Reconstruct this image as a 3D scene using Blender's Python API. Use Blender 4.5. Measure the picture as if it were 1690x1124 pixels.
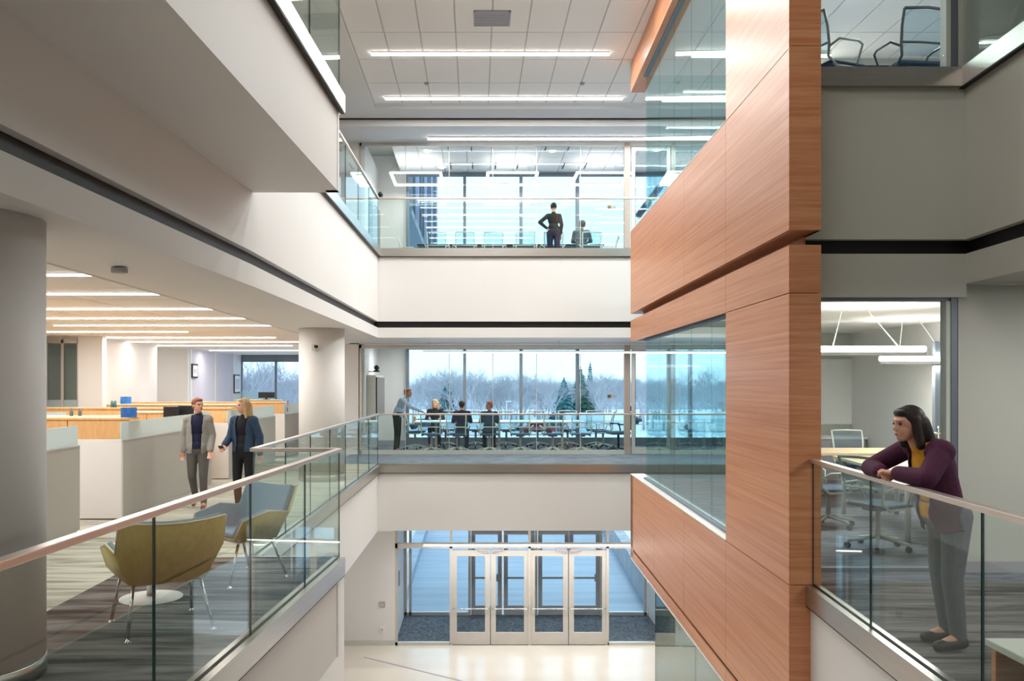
import bpy, bmesh, math, random
from mathutils import Vector, Matrix, Euler
R = math.radians
random.seed(7)
for _o in list(bpy.data.objects): bpy.data.objects.remove(_o)
SC = bpy.context.scene
COL = SC.collection

# ------------------------------------------------------------------ camera, world, sun, exposure
F, CX, HY, HC = 1400.0, 785.0, 632.0, 1.71      # focal length, vanishing point and horizon of a 1690x1124 frame; eye height
cam_d = bpy.data.cameras.new('camera'); cam = bpy.data.objects.new('camera', cam_d); COL.objects.link(cam)
cam_d.sensor_width = 36; cam_d.lens = 36 * F / 1690.0
cam_d.shift_x = (845 - CX) / 1690.0; cam_d.shift_y = (HY - 562) / 1690.0
cam_d.clip_start = 0.05; cam_d.clip_end = 2000
cam.location = (0, 0, HC); cam.rotation_euler = (R(90), 0, 0)
SC.camera = cam
SC.view_settings.view_transform = 'Standard'; SC.view_settings.look = 'None'
SC.view_settings.gamma = 1; SC.view_settings.use_curve_mapping = False
SC.view_settings.exposure = 0.75
try:
    SC.cycles.transparent_max_bounces = 40; SC.cycles.max_bounces = 10
    SC.cycles.diffuse_bounces = 6; SC.cycles.glossy_bounces = 3
    SC.cycles.sample_clamp_indirect = 6; SC.cycles.caustics_reflective = False; SC.cycles.caustics_refractive = False
except Exception: pass
W = bpy.data.worlds.new('sky'); SC.world = W; W.use_nodes = True
_n = W.node_tree.nodes; _l = W.node_tree.links; _n.clear()
_bg = _n.new('ShaderNodeBackground'); _out = _n.new('ShaderNodeOutputWorld')
_tc = _n.new('ShaderNodeTexCoord'); _sp = _n.new('ShaderNodeSeparateXYZ'); _rp = _n.new('ShaderNodeValToRGB')
_l.new(_tc.outputs['Generated'], _sp.inputs[0]); _l.new(_sp.outputs['Z'], _rp.inputs[0])
_rp.color_ramp.elements[0].position = 0.0; _rp.color_ramp.elements[0].color = (0.88, 0.94, 1.0, 1)
_rp.color_ramp.elements[1].position = 0.5; _rp.color_ramp.elements[1].color = (0.80, 0.90, 1.0, 1)
_l.new(_rp.outputs[0], _bg.inputs[0]); _bg.inputs[1].default_value = 1.15
_l.new(_bg.outputs[0], _out.inputs[0])
LAMP = 1.0        # one dial for every lamp in the building
sun_d = bpy.data.lights.new('sun', 'SUN'); sun_d.energy = 0.6; sun_d.angle = R(12); sun_d.color = (1, .96, .9)
sun = bpy.data.objects.new('sun', sun_d); COL.objects.link(sun); sun.rotation_euler = (R(50), R(12), R(160))

# ------------------------------------------------------------------ materials
def lin(c):
    return tuple(((v / 255.0) / 12.92 if v / 255.0 <= .04045 else ((v / 255.0 + .055) / 1.055) ** 2.4) for v in c) + (1,)
def mat(name, rgb, rough=.6, metal=0.0, spec=.4, emit=None, es=0.0, noise=0.0, nscale=(3, 3, 3), bump=0.0, coat=0):
    m = bpy.data.materials.new(name); m.use_nodes = True
    nt = m.node_tree; b = nt.nodes['Principled BSDF']
    c = lin(rgb)
    b.inputs['Base Color'].default_value = c
    b.inputs['Roughness'].default_value = rough; b.inputs['Metallic'].default_value = metal
    b.inputs['Specular IOR Level'].default_value = spec
    if coat: b.inputs['Coat Weight'].default_value = coat
    if emit is not None:
        b.inputs['Emission Color'].default_value = lin(emit); b.inputs['Emission Strength'].default_value = es
    tc = nt.nodes.new('ShaderNodeTexCoord'); mp = nt.nodes.new('ShaderNodeMapping'); mp.inputs['Scale'].default_value = nscale
    nz = nt.nodes.new('ShaderNodeTexNoise'); nz.inputs['Scale'].default_value = 1.0; nz.inputs['Detail'].default_value = 5
    rp = nt.nodes.new('ShaderNodeValToRGB')
    nt.links.new(tc.outputs['Object'], mp.inputs[0]); nt.links.new(mp.outputs[0], nz.inputs['Vector'])
    nt.links.new(nz.outputs['Fac'], rp.inputs[0])
    k = noise if noise else .03
    rp.color_ramp.elements[0].position = .3; rp.color_ramp.elements[1].position = .7
    rp.color_ramp.elements[0].color = tuple(v * (1 - k) for v in c[:3]) + (1,)
    rp.color_ramp.elements[1].color = tuple(min(1, v * (1 + k)) for v in c[:3]) + (1,)
    nt.links.new(rp.outputs[0], b.inputs['Base Color'])
    if bump:
        bp = nt.nodes.new('ShaderNodeBump'); bp.inputs['Strength'].default_value = bump; bp.inputs['Distance'].default_value = .01
        nt.links.new(nz.outputs['Fac'], bp.inputs['Height']); nt.links.new(bp.outputs[0], b.inputs['Normal'])
    return m
def glass(name, tint, base=.04, top=.75, rough=0.0):
    m = bpy.data.materials.new(name); m.use_nodes = True
    nt = m.node_tree; nt.nodes.clear()
    o = nt.nodes.new('ShaderNodeOutputMaterial'); mx = nt.nodes.new('ShaderNodeMixShader')
    tr = nt.nodes.new('ShaderNodeBsdfTransparent'); gl = nt.nodes.new('ShaderNodeBsdfGlossy')
    tr.inputs[0].default_value = tuple(tint) + (1,); gl.inputs['Roughness'].default_value = rough
    gl.inputs[0].default_value = (.9, .95, .95, 1)
    lw = nt.nodes.new('ShaderNodeLayerWeight'); lw.inputs[0].default_value = .5
    pw = nt.nodes.new('ShaderNodeMath'); pw.operation = 'POWER'; pw.inputs[1].default_value = 5
    ml = nt.nodes.new('ShaderNodeMath'); ml.operation = 'MULTIPLY_ADD'; ml.inputs[1].default_value = top; ml.inputs[2].default_value = base
    nt.links.new(lw.outputs['Facing'], pw.inputs[0]); nt.links.new(pw.outputs[0], ml.inputs[0])
    nt.links.new(ml.outputs[0], mx.inputs[0]); nt.links.new(tr.outputs[0], mx.inputs[1]); nt.links.new(gl.outputs[0], mx.inputs[2])
    nt.links.new(mx.outputs[0], o.inputs[0])
    return m
def frosted(name, rgb):
    m = bpy.data.materials.new(name); m.use_nodes = True
    nt = m.node_tree; nt.nodes.clear()
    o = nt.nodes.new('ShaderNodeOutputMaterial'); a = nt.nodes.new('ShaderNodeAddShader')
    mx = nt.nodes.new('ShaderNodeMixShader'); mx2 = nt.nodes.new('ShaderNodeMixShader')
    tl = nt.nodes.new('ShaderNodeBsdfTranslucent'); df = nt.nodes.new('ShaderNodeBsdfDiffuse'); tr = nt.nodes.new('ShaderNodeBsdfTransparent')
    c = lin(rgb)
    for q in (tl, df, tr): q.inputs[0].default_value = c
    mx.inputs[0].default_value = .55; mx2.inputs[0].default_value = .25
    nt.links.new(tl.outputs[0], mx.inputs[1]); nt.links.new(df.outputs[0], mx.inputs[2])
    nt.links.new(mx.outputs[0], mx2.inputs[1]); nt.links.new(tr.outputs[0], mx2.inputs[2])
    nt.links.new(mx2.outputs[0], o.inputs[0])
    return m
def wood(name, a, b, scale, rough=.42, dist=1.5):
    m = bpy.data.materials.new(name); m.use_nodes = True
    nt = m.node_tree; p = nt.nodes['Principled BSDF']; p.inputs['Roughness'].default_value = rough
    p.inputs['Specular IOR Level'].default_value = .45
    tc = nt.nodes.new('ShaderNodeTexCoord'); mp = nt.nodes.new('ShaderNodeMapping'); mp.inputs['Scale'].default_value = scale
    n1 = nt.nodes.new('ShaderNodeTexNoise'); n1.inputs['Scale'].default_value = 1; n1.inputs['Detail'].default_value = 8; n1.inputs['Roughness'].default_value = .7
    n1.inputs['Distortion'].default_value = dist * .2
    rp = nt.nodes.new('ShaderNodeValToRGB'); rp.color_ramp.elements[0].position = .34; rp.color_ramp.elements[1].position = .66
    rp.color_ramp.elements[0].color = lin(a); rp.color_ramp.elements[1].color = lin(b)
    nt.links.new(tc.outputs['Object'], mp.inputs[0]); nt.links.new(mp.outputs[0], n1.inputs['Vector'])
    nt.links.new(n1.outputs['Fac'], rp.inputs[0]); nt.links.new(rp.outputs[0], p.inputs['Base Color'])
    return m
def carpet(name, a, b, scale, mid=.5):
    m = bpy.data.materials.new(name); m.use_nodes = True
    nt = m.node_tree; p = nt.nodes['Principled BSDF']; p.inputs['Roughness'].default_value = .95; p.inputs['Specular IOR Level'].default_value = .1
    tc = nt.nodes.new('ShaderNodeTexCoord'); mp = nt.nodes.new('ShaderNodeMapping'); mp.inputs['Scale'].default_value = scale
    n1 = nt.nodes.new('ShaderNodeTexNoise'); n1.inputs['Scale'].default_value = 1; n1.inputs['Detail'].default_value = 4; n1.inputs['Distortion'].default_value = .8
    n2 = nt.nodes.new('ShaderNodeTexNoise'); n2.inputs['Scale'].default_value = 160; n2.inputs['Detail'].default_value = 2
    mm = nt.nodes.new('ShaderNodeMath'); mm.operation = 'MULTIPLY_ADD'; mm.inputs[1].default_value = .3; 
    rp = nt.nodes.new('ShaderNodeValToRGB'); rp.color_ramp.elements[0].position = mid - .02; rp.color_ramp.elements[1].position = mid + .3
    rp.color_ramp.elements[0].color = lin(a); rp.color_ramp.elements[1].color = lin(b)
    nt.links.new(tc.outputs['Object'], mp.inputs[0]); nt.links.new(mp.outputs[0], n1.inputs['Vector']); nt.links.new(tc.outputs['Object'], n2.inputs['Vector'])
    nt.links.new(n2.outputs['Fac'], mm.inputs[0]); nt.links.new(n1.outputs['Fac'], mm.inputs[2])
    nt.links.new(mm.outputs[0], rp.inputs[0]); nt.links.new(rp.outputs[0], p.inputs['Base Color'])
    bp = nt.nodes.new('ShaderNodeBump'); bp.inputs['Strength'].default_value = .4; bp.inputs['Distance'].default_value = .004
    nt.links.new(n2.outputs['Fac'], bp.inputs['Height']); nt.links.new(bp.outputs[0], p.inputs['Normal'])
    return m
M = dict(
    white=mat('white_paint', (226, 224, 222), .55, nscale=(.8, .8, .8), noise=.012),
    warm=mat('warm_grey_paint', (198, 199, 190), .6, nscale=(.8, .8, .8), noise=.015),
    ceil=mat('ceiling_board', (240, 237, 234), .9, noise=.02, nscale=(60, 60, 60)),
    grid=mat('ceiling_grid_metal', (196, 192, 190), .6),
    black=mat('black_reveal', (18, 17, 18), .5),
    steel=mat('brushed_steel', (196, 190, 184), .28, .95, noise=.05, nscale=(2, 2, 60)),
    rail=mat('handrail_steel', (222, 208, 200), .30, .85, noise=.03, nscale=(4, 4, 90)),
    alu=mat('anodised_aluminium', (205, 200, 194), .4, .35),
    frame=mat('grey_window_frame', (120, 128, 138), .45, .3),
    chrome=mat('chrome', (205, 208, 208), .14, 1.0),
    wood=wood('cherry_veneer', (192, 120, 78), (218, 156, 114), (1.2, .35, 34), .36),
    maple=wood('maple_laminate', (214, 164, 108), (232, 188, 134), (18, 3, 3), .4),
    table=wood('light_maple_top', (226, 198, 156), (238, 214, 176), (18, 3, 3), .35),
    ply=wood('yellow_ash_ply', (186, 168, 92), (204, 188, 112), (30, 30, 2.5), .35),
    plyedge=mat('pale_ply_edge', (214, 204, 170), .5),
    blue=mat('pale_blue_upholstery', (118, 146, 164), .9, noise=.06, nscale=(90, 90, 90), bump=.25),
    light_carpet=carpet('light_striped_carpet', (128, 125, 116), (196, 192, 180), (1.1, 9, 1), .44),
    dark_carpet=carpet('dark_striped_carpet', (52, 50, 52), (132, 128, 126), (.9, 8, 1), .52),
    blue_carpet=carpet('blue_grey_carpet', (92, 98, 110), (132, 138, 148), (3, 9, 1), .5),
    stone=mat('cream_terrazzo', (226, 218, 206), .18, noise=.05, nscale=(1.4, .7, 1), spec=.5),
    mat=carpet('entrance_matting', (70, 76, 86), (120, 126, 136), (14, 14, 1), .5),
    panel=mat('grey_fabric_panel', (176, 172, 164), .85, noise=.03, nscale=(120, 120, 120)),
    lampm=mat('lamp_diffuser', (255, 255, 255), .5, emit=(255, 252, 246), es=5.0),
    lamph=mat('lamp_housing', (225, 225, 225), .5),
    dark=mat('black_plastic', (28, 29, 32), .45),
    screen=mat('dark_screen', (20, 24, 30), .15),
    cframe=mat('pale_chair_frame', (206, 212, 202), .4),
    gframe=mat('grey_chair_frame', (96, 104, 108), .4),
    seatm=mat('slate_blue_seat', (70, 92, 112), .9, noise=.08, nscale=(150, 150, 150)),
    skin=mat('skin', (214, 160, 136), .5, noise=.04, nscale=(20, 20, 20)),
    skin2=mat('tanned_skin', (170, 118, 96), .5, noise=.04, nscale=(20, 20, 20)),
    haird=mat('dark_brown_hair', (38, 27, 26), .45, noise=.35, nscale=(60, 60, 6)),
    hairb=mat('blonde_hair', (186, 154, 108), .5, noise=.25, nscale=(60, 60, 6)),
    hairr=mat('auburn_hair', (134, 82, 58), .5, noise=.25, nscale=(60, 60, 8)),
    hairg=mat('grey_hair', (92, 88, 90), .6, noise=.25, nscale=(60, 60, 8)),
    purple=mat('purple_knit', (74, 30, 58), .85, noise=.15, nscale=(40, 40, 40), bump=.2),
    yellow=mat('mustard_cloth', (224, 160, 42), .8, noise=.08, nscale=(20, 20, 20)),
    jeans=mat('grey_denim', (98, 104, 112), .85, noise=.12, nscale=(60, 60, 20)),
    greyk=mat('grey_marl_knit', (150, 146, 140), .9, noise=.12, nscale=(60, 60, 60)),
    navy=mat('navy_cloth', (22, 24, 58), .8, noise=.1),
    gtrous=mat('grey_trousers', (98, 94, 92), .85, noise=.1),
    denim=mat('dark_denim', (44, 66, 92), .8, noise=.15, nscale=(30, 30, 30)),
    blackc=mat('black_cloth', (22, 22, 26), .8),
    bluesh=mat('pale_blue_shirt', (166, 186, 208), .8, noise=.04),
    brownl=mat('brown_leather', (120, 68, 52), .5),
    snow=mat('snow', (226, 234, 242), .8, noise=.10, nscale=(.05, .08, 1)),
    concrete=mat('wet_concrete', (150, 166, 184), .5, noise=.16, nscale=(.2, 3.0, 1)),
    bark=mat('haze_pale_bark', (194, 190, 194), .9, noise=.2, nscale=(4, 4, 1)),  # tree bark paled, with outdoor haze put into the colour
    haze=mat('hazed_woods', (186, 190, 197), .95, noise=.25, nscale=(.5, .5, .8)),  # haze of distance is put into this base colour
    needle=mat('spruce_needles', (66, 112, 96), .9, noise=.35, nscale=(3, 3, 3)),
    needle2=mat('blue_spruce_needles', (76, 128, 130), .9, noise=.3, nscale=(3, 3, 3)),
    post=mat('tan_metal_post', (172, 154, 144), .45, .2),
    lilac=mat('lilac_wall', (206, 200, 210), .7),
    paper=mat('white_paper', (240, 240, 238), .7),
    photo=mat('blue_print', (58, 120, 200), .4, noise=.5, nscale=(9, 9, 9)),
    red=mat('red_car_paint', (176, 40, 44), .3, coat=.5), carw=mat('white_car_paint', (226, 230, 234), .3, coat=.5), carb=mat('dark_car_paint', (46, 60, 86), .3, coat=.5),
    tyre=mat('tyre_rubber', (30, 30, 32), .8),
    edge=mat('glass_edge', (30, 62, 62), .2),
    vent=mat('grey_vent', (168, 166, 172), .6),
    brass=mat('bronze_plate', (120, 96, 58), .4, .6),
)
M['rglass'] = glass('railing_glass', (.93, .97, .955), .03, .5)
M['cglass'] = glass('partition_glass', (.96, .985, .98), .006, .3)
M['wglass'] = glass('tinted_window_glass', (.80, .925, 1.0), .02, .4)
M['tglass'] = glass('timber_wall_glass', (.84, .93, .93), .03, .6)
M['dglass'] = glass('dark_lobby_glass', (.62, .66, .63), .04, .8)
M['frost'] = frosted('frosted_glass', (222, 234, 236))
M['mesh'] = glass('chair_mesh', (.80, .88, .92), .02, .1, .5)

# ------------------------------------------------------------------ mesh helpers
def BM(): return bmesh.new()
def box(bm, x0, x1, y0, y1, z0, z1, mi=0):
    vs = [bm.verts.new(p) for p in ((x0, y0, z0), (x1, y0, z0), (x1, y1, z0), (x0, y1, z0), (x0, y0, z1), (x1, y0, z1), (x1, y1, z1), (x0, y1, z1))]
    for f in ((0, 3, 2, 1), (4, 5, 6, 7), (0, 1, 5, 4), (1, 2, 6, 5), (2, 3, 7, 6), (3, 0, 4, 7)):
        q = bm.faces.new([vs[i] for i in f]); q.material_index = mi
    return vs
def prism(bm, poly, z0, z1, mi=0):
    a = [bm.verts.new((x, y, z0)) for x, y in poly]; b = [bm.verts.new((x, y, z1)) for x, y in poly]
    fs = [bm.faces.new(list(reversed(a))), bm.faces.new(b)]
    n = len(poly)
    for i in range(n): fs.append(bm.faces.new((a[i], a[(i + 1) % n], b[(i + 1) % n], b[i])))
    for f in fs: f.material_index = mi
def strip(bm, p, q, off, th, z0, z1, mi=0):
    """vertical slab along plan line p-q: from offset `off` to `off+th` on the left normal"""
    d = Vector((q[0] - p[0], q[1] - p[1])).normalized(); n = Vector((-d.y, d.x))
    a = [(p[0] + n.x * off, p[1] + n.y * off), (q[0] + n.x * off, q[1] + n.y * off),
         (q[0] + n.x * (off + th), q[1] + n.y * (off + th)), (p[0] + n.x * (off + th), p[1] + n.y * (off + th))]
    prism(bm, a, z0, z1, mi)
def tube(bm, pts, r, seg=8, r2=None, cap=True, mi=0):
    pts = [Vector(p) for p in pts]; n = len(pts); rings = []
    up = None
    for i, p in enumerate(pts):
        if i == 0: t = pts[1] - pts[0]
        elif i == n - 1: t = pts[-1] - pts[-2]
        else: t = (pts[i + 1] - p).normalized() + (p - pts[i - 1]).normalized()
        t = t.normalized() if t.length > 1e-9 else Vector((0, 0, 1))
        if up is None: up = Vector((0, 0, 1)) if abs(t.z) < .9 else Vector((1, 0, 0))
        a = t.cross(up)
        if a.length < 1e-6: a = t.cross(Vector((1, 0, 0)))
        a.normalize(); b = t.cross(a).normalized(); up = a.cross(t) * -1 if False else up
        rr = r if r2 is None else r + (r2 - r) * i / (n - 1)
        rings.append([bm.verts.new(p + a * math.cos(2 * math.pi * k / seg) * rr + b * math.sin(2 * math.pi * k / seg) * rr) for k in range(seg)])
    for i in range(n - 1):
        for k in range(seg):
            f = bm.faces.new((rings[i][k], rings[i][(k + 1) % seg], rings[i + 1][(k + 1) % seg], rings[i + 1][k])); f.smooth = True; f.material_index = mi
    if cap:
        bm.faces.new(rings[0]).material_index = mi; bm.faces.new(list(reversed(rings[-1]))).material_index = mi
def cyl(bm, x, y, z0, z1, r, seg=16, r2=None, mi=0): tube(bm, [(x, y, z0), (x, y, z1)], r, seg, r2, True, mi)
def lathe(bm, prof, seg=24, c=(0, 0)):
    rings = [[bm.verts.new((c[0] + r * math.cos(2 * math.pi * k / seg), c[1] + r * math.sin(2 * math.pi * k / seg), z)) for k in range(seg)] for r, z in prof]
    for i in range(len(prof) - 1):
        for k in range(seg):
            f = bm.faces.new((rings[i][k], rings[i][(k + 1) % seg], rings[i + 1][(k + 1) % seg], rings[i + 1][k])); f.smooth = True
    bm.faces.new(list(reversed(rings[0]))); bm.faces.new(rings[-1])
def ball(bm, c, r, sub=2, rot=None):
    if isinstance(r, (int, float)): r = (r, r, r)
    mt = Matrix.Translation(c) @ (rot.to_matrix().to_4x4() if rot else Matrix.Identity(4)) @ Matrix.Diagonal((r[0], r[1], r[2], 1))
    g = bmesh.ops.create_icosphere(bm, subdivisions=sub, radius=1, matrix=mt)
    for v in g['verts']:
        for f in v.link_faces: f.smooth = True
def obj(name, bm, m, parent=None, bevel=0.0, loc=None, rz=0.0):
    bmesh.ops.recalc_face_normals(bm, faces=bm.faces)
    me = bpy.data.meshes.new(name); bm.to_mesh(me); bm.free()
    for q in (m if isinstance(m, (list, tuple)) else [m]): me.materials.append(M[q] if isinstance(q, str) else q)
    o = bpy.data.objects.new(name, me); COL.objects.link(o)
    if parent: o.parent = parent
    if loc: o.location = loc
    if rz: o.rotation_euler.z = rz
    if bevel:
        b = o.modifiers.new('bevel', 'BEVEL'); b.width = bevel; b.segments = 2; b.limit_method = 'ANGLE'
    return o
def thing(name, label, cat, loc=(0, 0, 0), rz=0.0, group=None):
    o = bpy.data.objects.new(name, None); COL.objects.link(o); o.location = loc; o.rotation_euler.z = rz
    o['label'] = label; o['category'] = cat
    if group: o['group'] = group
    return o
def tag(o, label, cat, group=None):
    o['label'] = label; o['category'] = cat
    if group: o['group'] = group
    return o
def struct(name, bm, m, parent=None, bevel=0.0):
    o = obj(name, bm, m, parent, bevel)
    if not parent: o['kind'] = 'structure'
    return o
def sempty(name, loc=(0, 0, 0)):
    o = bpy.data.objects.new(name, None); COL.objects.link(o); o.location = loc; o['kind'] = 'structure'; return o
CH = {}
def kids(o): return [c for c in bpy.data.objects if c.parent == o]
def dup(root, loc, rz, label, group=None, cache={}):
    k = root.name
    if k not in cache: cache[k] = [(c, kids(c)) for c in kids(root)]
    r = root.copy(); COL.objects.link(r); r.location = loc; r.rotation_euler.z = rz; r['label'] = label
    if group: r['group'] = group
    for c, gs in cache[k]:
        c2 = c.copy(); COL.objects.link(c2); c2.parent = r
        for g in gs:
            g2 = g.copy(); COL.objects.link(g2); g2.parent = c2
    return r
def area(parent, loc, sx, sy, power, color=(1, .982, .955), rot=(0, 0, 0)):
    d = bpy.data.lights.new('lamp_light', 'AREA'); d.shape = 'RECTANGLE'; d.size = sx; d.size_y = sy
    d.energy = power * LAMP; d.color = color
    o = bpy.data.objects.new('lamp_light', d); COL.objects.link(o); o.location = loc; o.rotation_euler = rot
    if parent: o.parent = parent
    return o
V3 = lambda x, y, z: Vector((x, y, z))
def at(px, py, Y): return Vector(((px - CX) * Y / F, Y, HC - (py - HY) * Y / F))

# ------------------------------------------------------------------ plan lines
G0, L3 = -4.57, 4.53                       # ground floor and third level
def LB(y): return -1.952 + .0735 * y       # left lounge balcony edge
def LB3(y): return -1.34 - .042 * (8.33 - y)   # left balcony edge one level up
def LS(y): return -2.19 - .0426 * (8.33 - y) if y < 8.33 else -2.19 + .0148 * (y - 8.33)
def RS(y): return 4.41 - .073 * (7.74 - y)
def RR(y): return 2.85 - .07 * (7.17 - y)
def WX(y): return 2.65 + .029 * (y - 7.17)
YB, YF, YG, YW = 8.33, 17.8, 20.3, 23.2    # bulge end, far fascia, room glazing, curtain wall
XR = 9.0; YN = -5.0                        # right extent, added wall behind

# ================================================================== STRUCTURE
b = BM(); box(b, -16, 16, YN, YG, G0 - .3, G0); struct('floor_ground', b, 'stone')
for p, q in (((-2.57, 19.4), (1.5, 16.6)), ((-2.9, 13.2), (2.6, 15.1))):
    b = BM(); strip(b, p, q, 0, .05, G0 - .01, G0 + .004); struct('trim_1', b, 'vent')
# level 2 floor slabs
I_ = .05
left_poly = [(-16, YN), (LB(YN) - I_, YN), (LB(YB) - I_, YB - I_), (LS(YB) - I_, YB - I_), (LS(YF) - I_, YF + I_), (-3.0, YF + I_), (-3.0, 30.5), (-16, 30.5)]
b = BM(); prism(b, left_poly, -.9, 0); struct('floor_left', b, 'light_carpet')
b = BM(); prism(b, [(-3.2, -3), (LB(-3) - .04, -3), (LB(YB) - .04, YB - .04), (-3.2, YB - .04)], -.01, .006); struct('floor_carpet_dark', b, 'dark_carpet')
b = BM(); box(b, -3.0, XR, YF + .06, YW, -.4, 0); struct('floor_far', b, 'blue_carpet')
b = BM(); prism(b, [(RR(YN) + I_, YN), (XR, YN), (XR, 7.3), (2.92, 7.3), (RR(7.17) + I_, 7.2)], -.9, 0); struct('floor_right', b, 'dark_carpet')
b = BM(); box(b, 2.92, XR, 7.3, 15.75, -.6, 0); struct('floor_timber_room', b, 'blue_carpet')
# level 3 slabs (floor finish above, plaster below)
def slab3(name, poly, z0, z1, m='white'):
    b = BM(); prism(b, poly, z0, z1); return struct(name, b, m)
# --- left: fascias
def fascia(name, p, q, z0, z1, th=.12, m='white', off=0.0):
    b = BM(); strip(b, p, q, off, th, z0, z1); return struct(name, b, m)
# direction chosen so that left normal points into the building on the left side (going -Y -> +Y gives left normal = -X)
PL0, PL1 = (LB(YN), YN), (LB(YB), YB)
QL0, QL1 = (LB3(YN), YN), (LB3(YB), YB)
PS0, PSm, PS1 = (LS(YN), YN), (LS(YB), YB), (LS(YF), YF)
# level 2 bulge
fascia('wall_left_balcony', PL0, PL1, -.95, -.17)
b = BM(); prism(b, [(PL1[0], YB), (PL1[0], YB - .1), (PSm[0], YB - .1), (PSm[0], YB)], -.95, -.17); struct('wall_balcony_end', b, 'white')
b = BM(); prism(b, [(PL0[0] - .12, YN), (PL1[0] - .12, YB - .1), (PSm[0], YB - .1), PS0], -.948, -.9); struct('ceiling_balcony_soffit', b, 'white')
fascia('wall_left_fascia', PSm, PS1, -1.39, -.17)
fascia('wall_left_fascia_near', PS0, PSm, -1.39, -.96)
b = BM(); prism(b, [(-16, YN), (PS0[0] - .12, YN), (PSm[0] - .12, YB), (PS1[0] - .12, YF), (-2.05, YG), (-16, YG)], -1.388, -1.3); struct('ceiling_ground_left', b, 'ceil')
# level 3 bulge
b = BM(); strip(b, QL0, QL1, 0, .12, 3.58, L3 - .17); struct('wall_upper_balcony', b, 'white')
b = BM(); prism(b, [(PL1[0], YB), (PL1[0], YB - .1), (PSm[0], YB - .1), (PSm[0], YB)], 3.58, L3 - .17); struct('wall_upper_balcony_end', b, 'white')
b = BM(); prism(b, [(QL0[0] - .12, YN), (QL1[0] - .12, YB - .1), (PSm[0] - .05, YB - .1), (PS0[0] - .05, YN)], 3.581, 3.66); struct('ceiling_upper_soffit', b, 'white')
b = BM(); strip(b, PS0, PSm, 0, .15, 3.0, 3.6); strip(b, PSm, PS1, 0, .15, 3.0, L3 - .17); struct('wall_upper_fascia', b, 'white')
b = BM(); strip(b, PS0, PSm, .07, .1, 2.86, 3.01); strip(b, PSm, PS1, .07, .1, 2.86, 3.01); struct('trim_2', b, 'black')
b = BM(); strip(b, PS0, PSm, 0, .2, 2.66, 2.87); strip(b, PSm, PS1, 0, .2, 2.66, 2.87); struct('wall_beam_edge', b, 'white')
b = BM(); prism(b, [left_poly[0], (QL0[0] - I_, YN), (QL1[0] - I_, YB - I_)] + left_poly[3:], 4.0, L3); struct('floor_upper_left', b, 'light_carpet')
b = BM(); prism(b, [(-3.4, YN), (PS0[0] - .2, YN), (PSm[0] - .2, YB), (PS1[0] - .2, YF), (-2.25, YF + .1), (-2.25, YG), (-3.4, YG)], 2.662, 2.74); struct('ceiling_left_soffit', b, 'white')
# far fascias
xl = LS(YF)
for z0, z1, nm in ((-1.39, -.17, 'wall_far_fascia'), (3.0, L3 - .17, 'wall_far_upper_fascia'), (2.66, 2.87, 'wall_far_beam_edge')):
    b = BM(); box(b, xl - .15, XR, YF, YF + .15, z0, z1); struct(nm, b, 'white')
b = BM(); box(b, xl - .1, XR, YF + .07, YF + .17, 2.86, 3.01); struct('trim_3', b, 'black')
b = BM(); box(b, xl + .05, XR, YF + .15, YG + 3, -1.388, -1.31); struct('ceiling_ground_far', b, 'white')
b = BM(); box(b, -2.25, XR, YF + .15, YG, 2.661, 2.74); struct('ceiling_far_corridor', b, 'white')
b = BM(); box(b, -3.0, XR, YF + .06, YW, 4.1, L3); struct('floor_upper_far', b, 'blue_carpet')
b = BM(); box(b, -3.0, XR, YG, YW, 2.64, 2.72); struct('ceiling_far_room', b, 'ceil')
# right: level 3 balcony fascia and side beam
b = BM(); box(b, 2.93, RS(7.74), 7.62, 7.74, 3.0, L3 - .17); struct('wall_right_fascia', b, 'warm')
b = BM(); strip(b, (RS(7.74), 7.74), (RS(YN), YN), 0, .15, 3.0, L3 - .17); struct('wall_right_side_fascia', b, 'warm')
b = BM(); box(b, 2.93, RS(7.74) + .1, 7.70, 7.80, 2.86, 3.01); strip(b, (RS(7.74), 7.74), (RS(YN), YN), .07, .1, 2.86, 3.01); struct('trim_4', b, 'black')
b = BM(); box(b, 2.93, RS(7.74), 7.62, 7.74, 2.48, 2.87); struct('wall_right_head', b, 'warm')
b = BM(); strip(b, (RS(7.74), 7.74), (RS(YN), YN), 0, .2, 2.6, 2.87); struct('wall_right_beam_edge', b, 'warm')
b = BM(); prism(b, [(RS(YN) + .2, YN), (XR, YN), (XR, 7.66), (RS(7.66) + .2, 7.66)], 2.602, 2.68); struct('ceiling_right_soffit', b, 'warm')
b = BM(); prism(b, [(RS(YN) + I_, YN), (XR, YN), (XR, 15.75), (2.94, 15.75), (2.94, 7.7), (RS(7.74) + I_, 7.7)], 4.0, L3); struct('floor_upper_right', b, 'blue_carpet')
b = BM(); box(b, 4.36, XR, 7.665, 7.8, 0, 2.6); struct('wall_right', b, 'warm')
b = BM(); box(b, 4.42, 6.5, 7.645, 7.66, 0, .1); struct('baseboard_right', b, 'vent')
b = BM(); strip(b, (RR(7.17), 7.17), (RR(YN), YN), -.02, .12, -3.0, -.17); struct('wall_right_balcony', b, 'white')
b = BM(); box(b, 4.36, XR, 7.66, 7.8, L3, 7.7); struct('wall_right_upper', b, 'warm')
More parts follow.
